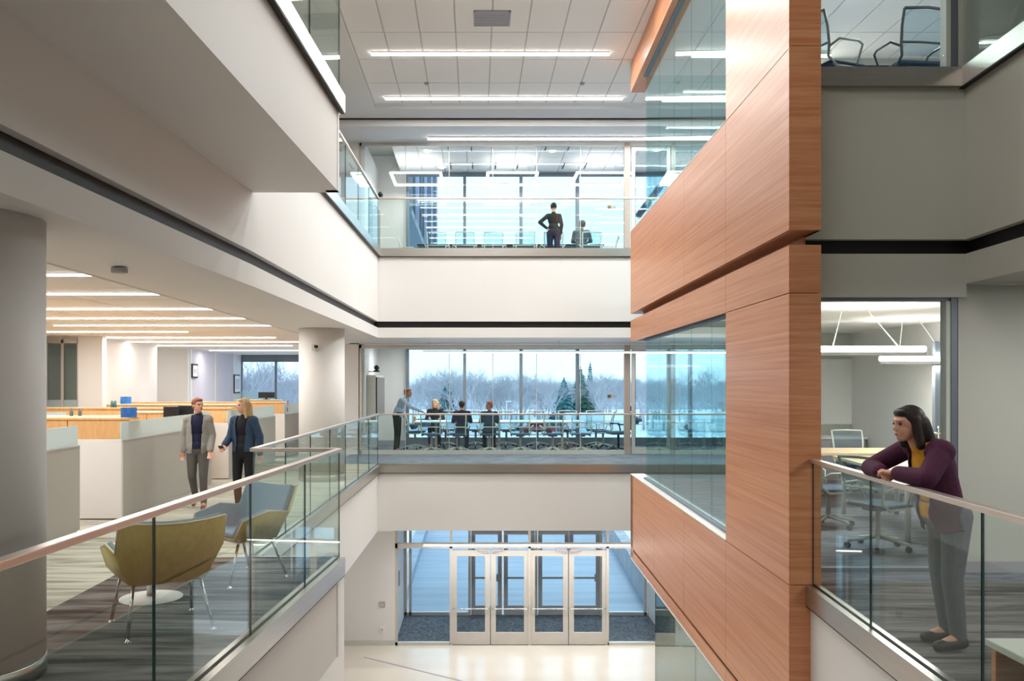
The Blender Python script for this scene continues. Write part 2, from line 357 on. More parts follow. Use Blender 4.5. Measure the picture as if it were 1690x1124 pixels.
# timber room: interior back walls
b = BM(); box(b, 5.6, XR, 15.6, 15.75, 0, 2.64); struct('wall_meeting_room_back', b, 'warm')
b = BM(); box(b, 5.6, XR, 15.6, 15.75, L3, 7.7); struct('wall_meeting_room_upper_back', b, 'warm')
b = BM(); box(b, 6.9, 7.05, 7.8, 15.6, 0, 2.64); struct('wall_meeting_room_side', b, 'white')
b = BM(); box(b, 2.9, XR, 7.75, 15.75, 2.62, 2.70); struct('ceiling_meeting_room', b, 'ceil')
b = BM(); box(b, 2.9, XR, 7.3, 15.8, -1.5, -1.42); struct('ceiling_ground_right', b, 'white')
# ground level walls
b = BM(); box(b, -6, -1.93, YG, YG + .15, G0, -1.35); struct('wall_ground_far', b, 'white')
b = BM(); box(b, -6, -1.95, YG - .02, YG, G0, G0 + .12); struct('baseboard_ground_far', b, 'warm')
b = BM(); strip(b, (LS(YN) - .05, YN), (-2.17, 14.0), 0, .18, G0, -1.35); struct('wall_ground_left', b, 'white')
b = BM(); box(b, 7.4, 7.55, -2, YG, G0, -1.4); struct('wall_ground_right', b, 'warm')
# unseen wall added behind the camera to block light, then side and end walls
b = BM(); box(b, -16, 16, YN - .2, YN, G0, 8); struct('wall_back_blocker', b, 'warm')
b = BM(); box(b, -16, -15.8, YN, 30.5, 0, 8); struct('wall_office_left', b, 'white')
b = BM(); box(b, 15.8, 16, YN, YG, G0, 8); struct('wall_side_right', b, 'warm')
b = BM(); box(b, -2.78, -2.66, YG + .06, YW, 0, 2.66); box(b, -2.78, -2.66, YG + .06, YW, L3, 7.5); struct('wall_room_left', b, 'white')
b = BM(); box(b, -3.1, -1.9, YW, YW + .2, G0, 7.9); struct('wall_room_pier', b, 'white')
b = BM(); box(b, -2.66, -1.9, YW - .015, YW, 0, .14); struct('baseboard_room', b, 'vent')
b = BM(); box(b, -3.6, -2.78, YG, YG + .12, 0, 2.66); struct('wall_corridor_end', b, 'white')
b = BM(); box(b, -16, -2.805, YG, YG + .15, L3, 7.9); struct('wall_upper_left_far', b, 'white')
# top ceiling: roof slab with dropped tile field
b = BM(); box(b, -16, 16, YN, YW + .3, 7.95, 8.2); struct('roof', b, 'warm')
b = BM(); prism(b, [(-16, YN), (LS(YN), YN), (LS(YB), YB), (-2.17, 18.3), (XR + 7, 18.3), (XR + 7, 19.0), (-3.2, 19.0), (-3.2, YG), (-16, YG)], 7.62, 7.7); struct('ceiling_upper_left', b, 'white')
b = BM(); box(b, -3.2, 16, 19.0, YG + .1, 7.46, 7.75); struct('ceiling_bulkhead', b, 'white')
b = BM(); box(b, -3.2, 16, 18.93, 18.995, 7.6, 7.69)
struct('trim_5', b, 'dark')
b = BM(); box(b, -2.4, 16, YN, 11.9, 7.69, 7.8); struct('ceiling_upper_near', b, 'ceil')

def tile_field(name, x0, nx, y0, ny, tw, tl, z, mat_tile='ceil', skip=(), plain=None, gap=.012):
    root = sempty(name, (0, 0, 0))
    b = BM(); box(b, x0, x0 + nx * tw, y0, y0 + ny * tl, z + .012, z + .03)
    obj('ceiling_grid', b, 'grid', root)
    b = BM(); h = gap
    box(b, h, tw - h, h, tl - h, 0, .014)
    first = obj('ceiling_tile', b, mat_tile, root, loc=(x0, y0, z)); 
    for i in range(nx):
        for j in range(ny):
            if (i, j) == (0, 0) or (i, j) in skip: continue
            c = first.copy(); COL.objects.link(c); c.location = (x0 + i * tw, y0 + j * tl, z)
    return root
tile_field('ceiling_atrium', -2.17, 18, 12.0, 5, .61, 1.22, 7.68)
b = BM(); box(b, -2.17, 8.8, 18.1, 18.32, 7.68, 7.72); struct('trim_6', b, 'white')
b = BM(); box(b, -2.2, -2.16, 11.9, 18.3, 7.66, 7.72); struct('trim_7', b, 'grid')
tile_field('ceiling_upper_room', -2.05, 16, YG + .12, 5, .61, .61, 7.46)
tile_field('ceiling_office', -3.4 - 1.22 * 5, 5, 6.4, 14, 1.22, 1.22, 2.70)
b = BM(); box(b, -16, -3.4, YN, 6.4, 2.70, 2.76); box(b, -16, -9.5, 6.4, 30.4, 2.70, 2.76); box(b, -9.5, -3.4, 23.48, 30.4, 2.70, 2.76); struct('ceiling_office_far', b, 'ceil')
b = BM(); box(b, -3.42, -3.38, YN, 23, 2.66, 2.74); struct('trim_8', b, 'grid')
def vent(px0, px1, py0, py1, label):
    y = 5.97 * F / (HY - (py0 + py1) / 2)
    x0, x1 = (px0 - CX) * y / F, (px1 - CX) * y / F
    ya = 5.97 * F / (HY - py0); yb = 5.97 * F / (HY - py1)
    t = thing('air_vent', label, 'vent', ((x0 + x1) / 2, (ya + yb) / 2, 7.675))
    w, d = (x1 - x0) / 2, abs(yb - ya) / 2
    b = BM(); box(b, -w, w, -d, d, -.004, .004); box(b, -w, w, -d, -d + .03, -.012, 0); box(b, -w, w, d - .03, d, -.012, 0); box(b, -w, -w + .03, -d, d, -.012, 0); box(b, w - .03, w, -d, d, -.012, 0)
    obj('vent_frame', b, 'vent', t)
    for k in range(8):
        b = BM(); yy = -d + .06 + k * (2 * d - .12) / 7; box(b, -w + .03, w - .03, yy - .02, yy + .02, -.008, -.003); obj('slat', b, 'vent', t)
vent(782, 842, 17, 42, 'grey rectangular air grille set into the high atrium ceiling')
for px, py in ((704, 137), (961, 137)):
    y = 5.97 * F / (HY - py); b = BM(); cyl(b, 0, 0, -.02, 0, .05, 16); cyl(b, 0, 0, -.04, -.02, .025, 12)
    o = obj('sprinkler_head', b, 'vent', loc=((px - CX) * y / F, y, 7.68))
    tag(o, 'small round ceiling sprinkler ' + ('near the left end of' if px < 800 else 'near the timber wall above') + ' the second atrium light line', 'sprinkler')

# ------------------------------------------------------------------ columns
def column(x, y, r, label, z0=0.0, z1=2.68):
    t = thing('column', label, 'column', (x, y, z0)); del t['category']; t['kind'] = 'structure'
    b = BM(); lathe(b, [(r, 0.11), (r, z1 - z0)], 64); obj('shaft', b, 'white', t)
    b = BM(); lathe(b, [(r + .006, 0), (r + .006, .105), (r - .002, .11)], 64); obj('base_trim', b, 'steel', t)
column(-2.95, 4.88, .43, 'large round white column beside the lounge chairs')
column(-2.72, 15.0, .40, 'round white column where the far walkway begins')
column(-9.0 + .0, 17.2, .25, 'slim white column in the far office')

# ------------------------------------------------------------------ left office back walls and windows
b = BM(); box(b, -13, -8.28, 24.4, 24.55, 0, 2.7); struct('wall_office_back', b, 'white')
b = BM(); box(b, -8.36, -8.285, 24.56, 30, 0, 2.7); struct('wall_office_return', b, 'lilac')
b = BM(); box(b, -8.284, -8.265, 24.56, 24.75, 0, 2.7); box(b, -8.284, -8.265, 26.9, 27.0, 0, 2.7); box(b, -8.284, -8.265, 28.9, 29.9, 0, 2.7); struct('trim_9', b, 'white')
b = BM(); box(b, -8.284, -8.262, 24.76, 26.89, 0, 1.15); struct('trim_10', b, 'white')
# windows at Y=30
w = sempty('window_1')
b = BM()
for x in (-8.26, -7.05, -5.75, -4.45, -3.1): box(b, x - .035, x + .035, 29.9, 30.02, 0, 2.5)
box(b, -8.3, -3.0, 29.9, 30.02, 2.45, 2.7); box(b, -8.3, -3.0, 29.9, 30.02, 0, .1)
obj('window_frame', b, 'frame', w)
for x in (-8.22, -7.01, -5.71, -4.41):
    b = BM(); box(b, x, x + 1.2, 29.95, 29.97, .1, 2.45); obj('pane', b, 'wglass', w)
for x in (-8.22, -5.71):
    b = BM(); box(b, x, x + 1.16, 29.8, 29.81, .1, 1.4); obj('frosted_band', b, 'frost', w)
# glazed office at left
g = sempty('window_2')
b = BM()
for x in (-9.1, -8.75, -8.41): box(b, x - .025, x + .025, 17.95, 18.03, 0, 2.62)
box(b, -9.8, -8.39, 17.95, 18.03, 2.55, 2.7)
obj('window_frame', b, 'alu', g)
for x0, x1 in ((-9.07, -8.78), (-8.72, -8.44)):
    b = BM(); box(b, x0, x1, 17.98, 18.0, 0, 2.55); obj('pane', b, 'dglass', g)
    b = BM(); box(b, x0, x1, 17.96, 17.97, 0, 1.35); obj('frosted_band', b, 'frost', g)
b = BM(); box(b, -12, -9.12, 17.9, 18.05, 0, 2.7); box(b, -8.39, -7.88, 17.9, 18.1, 0, 2.7); box(b, -12, -9.0, 22.0, 22.1, 0, 2.7); struct('wall_office_pier', b, 'white')
b = BM(); box(b, -8.42, -8.3, 18.1, 22.1, 0, 2.7); struct('wall_small_office', b, 'white')
def picture(name, px, py, wpx, hpx, Y, label, art='paper', face='cam'):
    s = F / Y; c = at(px, py, Y); w, h = wpx / s / 2, hpx / s / 2
    t = thing(name, label, 'picture', (c.x, c.y, c.z - h))
    b = BM(); box(b, -w, w, -.03, 0, 0, 2 * h); 
    obj('picture_frame', b, 'dark', t)
    b = BM(); box(b, -w + .04, w - .04, -.036, -.03, .04, 2 * h - .04); obj('mount', b, 'paper', t)
    b = BM(); box(b, -w * .5, w * .5, -.04, -.036, h * .5, h * 1.5); obj('print', b, art, t)
picture('wall_picture', 242.5, 650, 14, 11, 24.36, 'small dark framed certificate leaning above the wooden cabinets at the back wall', 'paper')
def side_picture(Y, z, w, h, label):
    t = thing('wall_picture', label, 'picture', (-8.26, Y, z))
    b = BM(); box(b, 0, .03, -w / 2, w / 2, 0, h); obj('picture_frame', b, 'dark', t)
    b = BM(); box(b, .03, .036, -w / 2 + .05, w / 2 - .05, .05, h - .05); obj('mount', b, 'paper', t)
    b = BM(); box(b, .036, .04, -w / 2 + .13, w / 2 - .13, .15, h - .15); obj('print', b, 'lilac', t)
side_picture(24.9, 1.85, .5, .42, 'dark framed print on the lilac wall of the far office')
side_picture(29.3, 1.35, .7, .65, 'narrow dark framed picture beside the far office windows')

# ------------------------------------------------------------------ timber wall
def wpanel(root, y0, y1, z0, z1, x_off=0.0, th=.03, g=.004):
    b = BM(); p, q = (WX(y0 + g) + x_off, y0 + g), (WX(y1 - g) + x_off, y1 - g)
    strip(b, q, p, 0, th, z0 + g, z1 - g); return obj('wood_panel', b, 'wood', root)
TY = [7.17, 9.19, 11.3, 13.45, 15.9]
tw = sempty('wall_timber')
def core(z0, z1, y0=7.2, y1=15.88, th=.22):
    b = BM(); p, q = (WX(y0) + .025, y0), (WX(y1) + .025, y1); strip(b, q, p, 0, th, z0, z1); obj('wall_core', b, 'black', tw)
core(3.03, 4.52); core(4.5, 7.68, 7.2, 9.17); core(7.16, 7.68, 9.15)
core(2.5, 2.86); core(-.02, 2.5, 7.2, 9.17); core(-1.34, -.02); core(-1.53, -1.39); core(-1.40, -1.33, th=.2)
for i in range(4):
    y0, y1 = TY[i], TY[i + 1]
    wpanel(tw, y0, y1, 3.0, 4.54)
    if i == 0: wpanel(tw, y0, y1, 4.54, 7.68)
    else: wpanel(tw, y0, y1, 7.15, 7.68)
    wpanel(tw, y0, y1, 2.47, 2.88)
    if i == 0: wpanel(tw, y0, y1, 0, 2.47)
    wpanel(tw, y0, y1, -1.35, 0)
    wpanel(tw, y0, y1, -1.55, -1.39)
# front face panels and soffits
xa, xb = 2.65, 2.92
def fpanel(z0, z1, x1=xb, y=7.17):
    b = BM(); box(b, xa + .002, x1, y, y + .03, z0 + .003, z1 - .003); obj('wood_panel', b, 'wood', tw)
for z0, z1 in ((3.0, 4.56), (4.56, 7.68), (2.47, 2.88), (0, 2.47), (-1.35, 0), (-3.2, -1.37)): fpanel(z0, z1, xb if z1 > 0 else 2.84)
b = BM(); box(b, xb - .03, xb, 7.2, 7.66, 3.0, 7.68); box(b, xb - .03, xb, 7.2, 7.66, 0, 2.88); obj('wood_return', b, 'wood', tw)
b = BM(); prism(b, [(WX(7.2) + .03, 7.2), (xb, 7.2), (WX(15.88) + .27, 15.88), (WX(15.88) + .03, 15.88)], 3.0, 3.02); obj('wood_soffit', b, 'wood', tw)
b = BM(); prism(b, [(WX(9.2) + .0, 9.2), (WX(9.2) + .27, 9.2), (WX(15.88) + .27, 15.88), (WX(15.88), 15.88)], 7.145, 7.16); obj('wood_soffit', b, 'wood', tw)
b = BM(); prism(b, [(WX(7.5) + .235, 7.5), (xb - .005, 7.5), (WX(15.88) + .27, 15.88), (WX(15.88) + .235, 15.88)], 2.84, 3.01); obj('shadow_gap', b, 'wood', tw)
b = BM(); prism(b, [(WX(7.2) - .004, 7.2), (WX(7.2) + .25, 7.2), (WX(15.9) + .25, 15.9), (WX(15.9) - .004, 15.9)], -1.575, -1.55); obj('edge_bead', b, 'white', tw)
for z, zz in ((0.0, .012), (4.54, 4.552)):
    b = BM(); prism(b, [(WX(9.2) - .003, 9.2), (WX(9.2) + .25, 9.2), (WX(15.9) + .25, 15.9), (WX(15.9) - .003, 15.9)], z, zz); obj('sill_trim', b, 'white', tw)
b = BM(); prism(b, [(WX(15.6), 15.6), (WX(15.6) + .27, 15.6), (WX(15.9) + .27, 15.9), (WX(15.9), 15.9)], -1.5, -.02); obj('wood_return', b, 'wood', tw)
# glazing of the timber wall (level 2, level 3, ground) and its far return
def tglaze(name, z0, z1):
    g = sempty(name)
    ys = [9.22, 10.35, 11.45, 12.6, 13.75, 15.0]
    for a, c in zip(ys, ys[1:]):
        b = BM(); strip(b, (WX(c - .008) + .13, c - .008), (WX(a) + .13, a), 0, .014, z0, z1); obj('pane', b, 'tglass', g)
    xs = [WX(15) + .15, 4.2, 5.55]
    for a, c in zip(xs, xs[1:]):
        b = BM(); box(b, a + .01, c, 15.01, 15.024, z0, z1); obj('pane', b, 'tglass', g)
    b = BM(); strip(b, (WX(15.03) + .10, 15.03), (WX(9.2) + .10, 9.2), 0, .08, z1 - .02, z1 + .03); strip(b, (WX(15.03) + .10, 15.03), (WX(9.2) + .10, 9.2), 0, .08, z0 - .01, z0 + .03)
    obj('glazing_channel', b, 'frame', g)
tglaze('window_3', .012, 2.47); tglaze('window_4', 4.55, 7.15)
g = sempty('window_5')
for a, c in ((5.6, 8.2), (8.2, 10.9), (10.9, 13.7)):
    b = BM(); strip(b, (WX(c) + .06, c - .01), (WX(a) + .06, a), 0, .014, G0, -1.5); obj('pane', b, 'dglass', g)
b = BM(); box(b, 2.9, 7.4, 13.7, 13.715, G0, -1.5); obj('pane', b, 'dglass', g)
# glazed room fronts on the right (Y = 7.74)
def front_glass(name, z0, z1, x0=2.95, x1=4.33):
    g = sempty(name)
    b = BM(); box(b, x0, x0 + .03, 7.68, 7.76, z0, z1); box(b, x1 - .035, x1 + .02, 7.66, 7.78, z0, z1); box(b, x0, x1, 7.68, 7.76, z1 - .03, z1 + .01); box(b, x0, x1, 7.68, 7.76, z0, z0 + .035)
    obj('window_frame', b, 'frame', g)
    b = BM(); box(b, x1 - .075, x1 - .035, 7.67, 7.77, z0, z1 - .03); obj('door_jamb', b, 'cframe', g)
    b = BM(); box(b, x0 + .03, x1 - .08, 7.71, 7.72, z0 + .035, z1 - .03); obj('pane', b, 'cglass', g)
front_glass('window_6', 0, 2.48); front_glass('window_7', L3, 7.6)
d = sempty('door_1')
b = BM(); box(b, 6.50, 6.60, 12.0, 12.08, 0, 2.3); obj('door_frame', b, 'frame', d)
b = BM(); tube(b, [(6.42, 11.95, 1.0), (6.56, 11.95, 1.0)], .018); tube(b, [(6.54, 11.99, .92), (6.54, 11.99, 1.10)], .012); obj('door_handle', b, 'chrome', d)

# ------------------------------------------------------------------ railings
def railing(label, runs, z, closed=None, side=1, capz=.17, breaks=None):
    """runs: list of (p, q, n_panels or list of t); side=+1: atrium lies on the right of p->q"""
    t = thing('glass_railing', label, 'railing', (runs[0][0][0], runs[0][0][1], z))
    ox, oy = runs[0][0]
    for p, q, n in runs:
        p = (p[0] - ox, p[1] - oy); q = (q[0] - ox, q[1] - oy)
        L = math.hypot(q[0] - p[0], q[1] - p[1]); ts = n if isinstance(n, list) else [i / n for i in range(n + 1)]
        P = lambda s: (p[0] + (q[0] - p[0]) * s, p[1] + (q[1] - p[1]) * s)
        g = .006 / L
        for a, c in zip(ts, ts[1:]):
            b = BM(); strip(b, P(a + g), P(c - g), -.006, .012, -.05, 1.045)
            for f in b.faces:
                nn = f.normal if f.normal.length else Vector((0, 0, 1)); 
            bmesh.ops.recalc_face_normals(b, faces=b.faces); b.normal_update()
            dv = Vector((q[0] - p[0], q[1] - p[1], 0)).normalized()
            for f in b.faces:
                if abs(f.normal.dot(dv)) > .9 or abs(f.normal.z) > .9: f.material_index = 1
            obj('glass_panel', b, ['rglass', 'edge'], t)
        b = BM(); strip(b, p, q, -.03, .06, 1.035, 1.07); obj('handrail', b, 'rail', t, bevel=.004)
        o1, o2 = (-.06, .05) if side > 0 else (.01, .05)
        b = BM(); strip(b, p, q, o1, .052, -capz, .0); obj('base_cladding', b, 'steel', t)
        b = BM(); strip(b, p, q, (.010 if side > 0 else -.05), .04, -.02, .012); obj('base_shoe', b, 'steel', t)
        b = BM(); strip(b, p, q, (-.056 if side > 0 else .01), .045, -capz - .012, -capz); obj('shadow_gap', b, 'black', t)
    return t
def tY(y, y0, y1): return (y - y0) / (y1 - y0)
ysb = [YN, -2.8, -1.4, 0.0, 1.44, 2.88, 4.31, 5.755, 7.10, YB]
railing('steel capped glass railing around the lounge balcony with the two armchairs',
        [((LB(YN), YN), (LB(YB), YB), [tY(y, YN, YB) for y in ysb]), ((LB(YB), YB), (LS(YB), YB), 1), ((LS(YB), YB), (LS(YF), YF), 7)], 0)
railing('glass railing in front of the lower meeting room on the far walkway', [((LS(YF), YF), (XR, YF), 8)], 0)
railing('glass railing of the upper left balcony near the ceiling', [((LB3(YN), YN), (LB3(YB), YB), [tY(y, YN, YB) for y in ysb]), ((LB3(YB), YB), (LS(YB), YB), 1), ((LS(YB), YB), (LS(YF), YF), 7)], L3)
railing('glass railing in front of the upper meeting room with the standing woman', [((LS(YF), YF), (XR, YF), 8)], L3)
ysr = [7.17, 5.93, 4.45, 2.9, 1.4, -.1, -1.6, YN]
railing('glass railing the woman in the purple cardigan leans on', [((RR(7.17), 7.17), (RR(YN), YN), [tY(y, 7.17, YN) for y in ysr])], 0)
t = railing('glass railing of the upper right balcony above the grey fascia', [((RS(7.74), 7.74), (RS(YN), YN), 8)], L3)
b = BM(); box(b, 2.93, RS(7.74) + .05, 7.56, 7.63, L3 - .17, L3); struct('trim_11', b, 'steel')

# ------------------------------------------------------------------ far rooms: glazing and curtain wall
def room_front(name, z0, z1):
    g = sempty(name)
    b = BM(); box(b, -2.78, 3.56, YG, YG + .08, z0, z0 + .1); box(b, -2.78, XR, YG, YG + .08, z1 - .08, z1); box(b, -2.80, -2.73, YG, YG + .08, z0, z1)
    box(b, 4.78, XR, YG, YG + .08, z0, z0 + .1)
    obj('window_frame', b, 'alu', g)
    b = BM(); box(b, 3.56, 3.70, YG - .01, YG + .1, z0, z1); box(b, 4.68, 4.78, YG - .01, YG + .1, z0, z1); obj('door_post', b, 'post', g)
    for k in range(6):
        x = -2.73 + k * 1.048
        b = BM(); box(b, x + .006, x + 1.042, YG + .03, YG + .045, z0 + .1, z1 - .08); obj('pane', b, 'cglass', g)
    for k in range(1, 6):
        x = -2.73 + k * 1.048
        b = BM(); box(b, x - .006, x + .006, YG + .025, YG + .05, z0 + .1, z1 - .08); obj('pane_joint', b, 'cframe', g)
    for k in range(3):
        x = 4.78 + k * 1.4
        b = BM(); box(b, x + .01, x + 1.38, YG + .03, YG + .045, z0 + .1, z1 - .08); obj('pane', b, 'cglass', g)
    d = sempty('door_2' if z0 < 1 else 'door_3')
    b = BM(); box(b, 3.74, 3.82, YG + .02, YG + .07, z0 + .01, z1 - .1); box(b, 4.58, 4.66, YG + .02, YG + .07, z0 + .01, z1 - .1); box(b, 3.82, 4.58, YG + .02, YG + .07, z0 + .01, z0 + .16); box(b, 3.82, 4.58, YG + .02, YG + .07, z1 - .18, z1 - .1)
    obj('door_frame', b, 'alu', d)
    b = BM(); box(b, 3.82, 4.58, YG + .035, YG + .05, z0 + .16, z1 - .18); obj('pane', b, 'cglass', d)
    b = BM(); tube(b, [(3.80, YG + .02, z0 + .9), (3.80, YG - .05, z0 + .9), (3.93, YG - .05, z0 + .9)], .015); obj('door_handle', b, 'chrome', d)
    s = obj('sign_plate', (lambda q: (box(q, -.11, -.03, -.01, 0, 0, .08), q)[1])(BM()), 'brass')
    s.location = (3.27, YG + .028, z0 + 1.35); tag(s, 'small bronze room sign on the glass of the %s meeting room' % ('lower' if z0 < 1 else 'upper'), 'sign')
    b = BM(); box(b, -.03, .09, -.008, 0, 0, .07); obj('plate_end', b, 'vent', s)
room_front('window_8', 0, 2.62); room_front('window_9', L3, 7.46)
def curtain(name, z0, z1, sill, head, x0=-1.90, x1=9.0, Y=YW):
    g = sempty(name)
    b = BM()
    xs = [-1.88 + .02, -.30, 1.24, 2.78, 4.32, 5.86, 7.40, 8.94]
    for x in xs: box(b, x - .04, x + .04, Y - .10, Y + .08, z0, head + .1)
    box(b, x0, x1, Y - .06, Y + .06, head, z1); box(b, x0, x1, Y - .06, Y + .06, z0, sill)
    obj('window_frame', b, 'frame', g)
    for a, c in zip(xs, xs[1:]):
        b = BM(); box(b, a + .04, c - .04, Y - .01, Y + .01, sill, head); obj('pane', b, 'wglass', g)
curtain('window_10', -.1, 2.8, .22, 2.62); curtain('window_11', 4.1, 7.9, L3 + .15, 7.36)
b = BM(); box(b, -1.9, XR, YW - .1, YW + .12, 2.72, 4.12); box(b, -1.9, XR, YW - .1, YW + .12, -1.4, -.1); box(b, -1.9, 16, YW - .1, YW + .3, 7.85, 8.2); struct('wall_spandrel', b, 'frame')
b = BM(); box(b, XR, XR + .15, YF, YW + .1, G0, 8); struct('wall_far_right', b, 'warm')
b = BM(); tube(b, [tuple(at(1052, 358, 24.6)), tuple(at(1118, 270, 24.6))], .10, 10); tag(obj('steel_brace', b, 'frame'), 'diagonal steel brace outside the upper window beside the timber wall', 'brace')

# ground doors and vestibule
def door_leaf(root_name, x, Y, w, ztop, pull=True, flip=False):
    d = sempty(root_name, (x, Y, G0))
    st, bt, tp = .13, .30, .14; h = ztop
    b = BM(); box(b, .01, st, 0, .05, .01, h); box(b, w - st, w - .01, 0, .05, .01, h); box(b, st, w - st, 0, .05, .01, bt); box(b, st, w - st, 0, .05, h - tp, h)
    obj('door_frame', b, 'alu', d)
    b = BM(); box(b, st, w - st, .02, .032, bt, h - tp); obj('pane', b, 'cglass', d)
    b = BM(); tube(b, [(.04, 0, .88), (.06, -.06, .88), (w - .06, -.06, .88), (w - .04, 0, .88)], .014); obj('push_bar', b, 'chrome', d)
    b = BM(); hx = (w - .3, w - .04) if not flip else (.04, .3)
    box(b, hx[0], hx[1], -.05, 0, h - .02, h + .04); tube(b, [(hx[0 if not flip else 1], -.03, h), ((hx[0] + hx[1]) / 2, -.12, h - .03), (hx[1 if not flip else 0], -.02, h - .06)], .008)
    obj('door_closer', b, 'vent', d)
    return d
dz = 2.27; dx0 = -.58; dwid = .935
for k in range(4): door_leaf('door_%d' % (4 + k), dx0 + k * dwid, YG + .02, dwid, dz, True, k % 2 == 1)
g = sempty('window_12')
b = BM()
for x in (-1.93, -.62, 1.26, 3.13, 4.6): box(b, x, x + .06, YG, YG + .09, G0, -1.35)
box(b, -1.93, 4.66, YG, YG + .09, -2.25, -2.13)
box(b, -1.93, -.6, YG, YG + .09, G0, G0 + .07); box(b, 3.16, 4.66, YG, YG + .09, G0, G0 + .07)
obj('window_frame', b, 'alu', g)
for x0, x1, z0, z1 in ((-1.87, -.62, G0 + .07, -2.25), (3.19, 4.6, G0 + .07, -2.25), (-1.87, -.62, -2.13, -1.4), (-.56, 1.26, -2.13, -1.4), (1.32, 3.13, -2.13, -1.4), (3.19, 4.6, -2.13, -1.4)):
    b = BM(); box(b, x0, x1, YG + .04, YG + .055, z0, z1); obj('pane', b, 'cglass', g)
b = BM(); box(b, -1.95, 4.66, YG, 23.0, G0 - .25, G0 - .001); struct('floor_vestibule', b, 'mat')
b = BM(); box(b, -2.05, -1.93, YG + .15, 22.9, G0, -1.35); struct('wall_vestibule_left', b, 'white')
b = BM(); box(b, 4.66, 4.78, YG, 22.9, G0, -1.35); struct('wall_vestibule_right', b, 'white')
g = sempty('window_13')
b = BM()
for x in (-1.93, -1.80, -.2, 1.6, 3.35, 4.55): box(b, x, x + .07, 22.9, 23.0, G0, -1.35)
box(b, -1.93, 4.66, 22.9, 23.0, -2.25, -2.13); box(b, -1.93, -.2, 22.9, 23.0, G0, G0 + .09); box(b, 3.4, 4.66, 22.9, 23.0, G0, G0 + .09)
obj('window_frame', b, 'alu', g)
for x0, x1 in ((-1.73, -.2), (3.42, 4.55)):
    b = BM(); box(b, x0, x1, 22.94, 22.955, G0 + .09, -2.25); obj('pane', b, 'wglass', g)
for x0, x1 in ((-1.73, -.2), (-.13, 1.6), (1.67, 3.35), (3.42, 4.55)):
    b = BM(); box(b, x0, x1, 22.94, 22.955, -2.13, -1.4); obj('pane', b, 'wglass', g)
for k, x in enumerate((-.13, .75, 1.68, 2.52)):
    d = sempty('door_%d' % (8 + k), (x, 22.92, G0)); w = .85
    b = BM(); box(b, .01, .12, 0, .05, .01, 2.3); box(b, w - .12, w - .01, 0, .05, .01, 2.3); box(b, .12, w - .12, 0, .05, .01, .26); box(b, .12, w - .12, 0, .05, 2.18, 2.3); obj('door_frame', b, 'vent', d)
    b = BM(); box(b, .12, w - .12, .02, .032, .26, 2.18); obj('pane', b, 'wglass', d)
    b = BM(); box(b, .08, w - .08, -.07, -.03, 1.0, 1.05); box(b, w - .16, w - .06, -.08, -.0, .93, 1.12); obj('panic_bar', b, 'vent', d)
def plate(name, px, py, wpx, hpx, Y, label, m='vent', cat='fitting'):
    c = at(px, py, Y); s = F / Y; w, h = wpx / s / 2, hpx / s / 2
    b = BM(); box(b, -w, w, -.02, 0, -h, h); o = obj(name, b, m, loc=c); tag(o, label, cat)
    b = BM(); box(b, -w * .6, w * .6, -.026, -.02, -h * .6, h * .6); obj('face_plate', b, 'grid', o)
plate('control_panel', 631, 998, 9, 9, YG - .0, 'small grey square control panel on the lobby wall by the doors')
plate('wall_socket', 631, 1039, 6, 9, YG - .0, 'white electrical outlet low on the lobby wall below the control panel', 'paper', 'outlet')
b = BM(); box(b, 0, .02, -.1, .1, 0, .35)
o = obj('card_reader', b, 'frame', loc=(-1.93, 21.3, G0 + 1.2)); tag(o, 'slim dark card reader on the side wall of the entrance vestibule', 'card reader')
b = BM(); cyl(b, 0, 0, 0, .035, .065, 20); tag(obj('smoke_detector', b, 'vent', loc=(at(197, 443, .94 * F / (HY - 443)).x, .94 * F / (HY - 443), 2.615)), 'round grey smoke detector under the white soffit above the office', 'detector')
_c = thing('security_camera', 'small white security camera fixed high on the far round column', 'camera', (-2.72, 14.58, 2.32))
b = BM(); box(b, -.09, -.02, -.06, .03, -.05, .06); obj('mount', b, 'white', _c)
b = BM(); tube(b, [(.0, .02, .01), (.0, -.06, .01)], .045, 16); box(b, -.03, .03, 0, .06, -.03, .05); obj('camera_body', b, 'white', _c)
b = BM(); tube(b, [(.0, -.06, .01), (.0, -.066, .01)], .028, 14); obj('lens', b, 'dark', _c)

# ------------------------------------------------------------------ lamps
def linear(label, x0, x1, y, z, power, w=.07, h=.04, group=None, name='linear_light', cat='ceiling light', glow=True):
    t = thing(name, label, cat, ((x0 + x1) / 2, y, z), 0, group)
    L = (x1 - x0) / 2
    b = BM(); box(b, -L, L, -w / 2, w / 2, 0, h * .5); obj('housing', b, 'lamph', t)
    b = BM(); box(b, -L, L, -w / 2 + .004, w / 2 - .004, -h * .5, 0); obj('diffuser', b, 'lampm', t)
    if power: area(t, (0, 0, -h * .5 - .01), 2 * L, w, power)
    return t
names = ['second', 'first']
for k in range(8):
    y = 17.72 - 2.4 * k
    x1 = [3.07, 2.42][k] if k < 2 else 2.3
    lab = ['linear ceiling light over the atrium, the lower and farther of the two long lines', 'linear ceiling light over the atrium, the higher of the two long lines'][k] if k < 2 else 'linear ceiling light over the atrium beyond the top edge, %s' % ['', '', 'next after the visible pair', 'second after the visible pair', 'above the wood column', 'above the lounge', 'above the viewer', 'behind the viewer'][k]
    linear(lab, -1.89, x1, y, 7.66, 88 if k < 3 else 66 if k < 4 else 30, .09, .05, 'atrium ceiling lights')
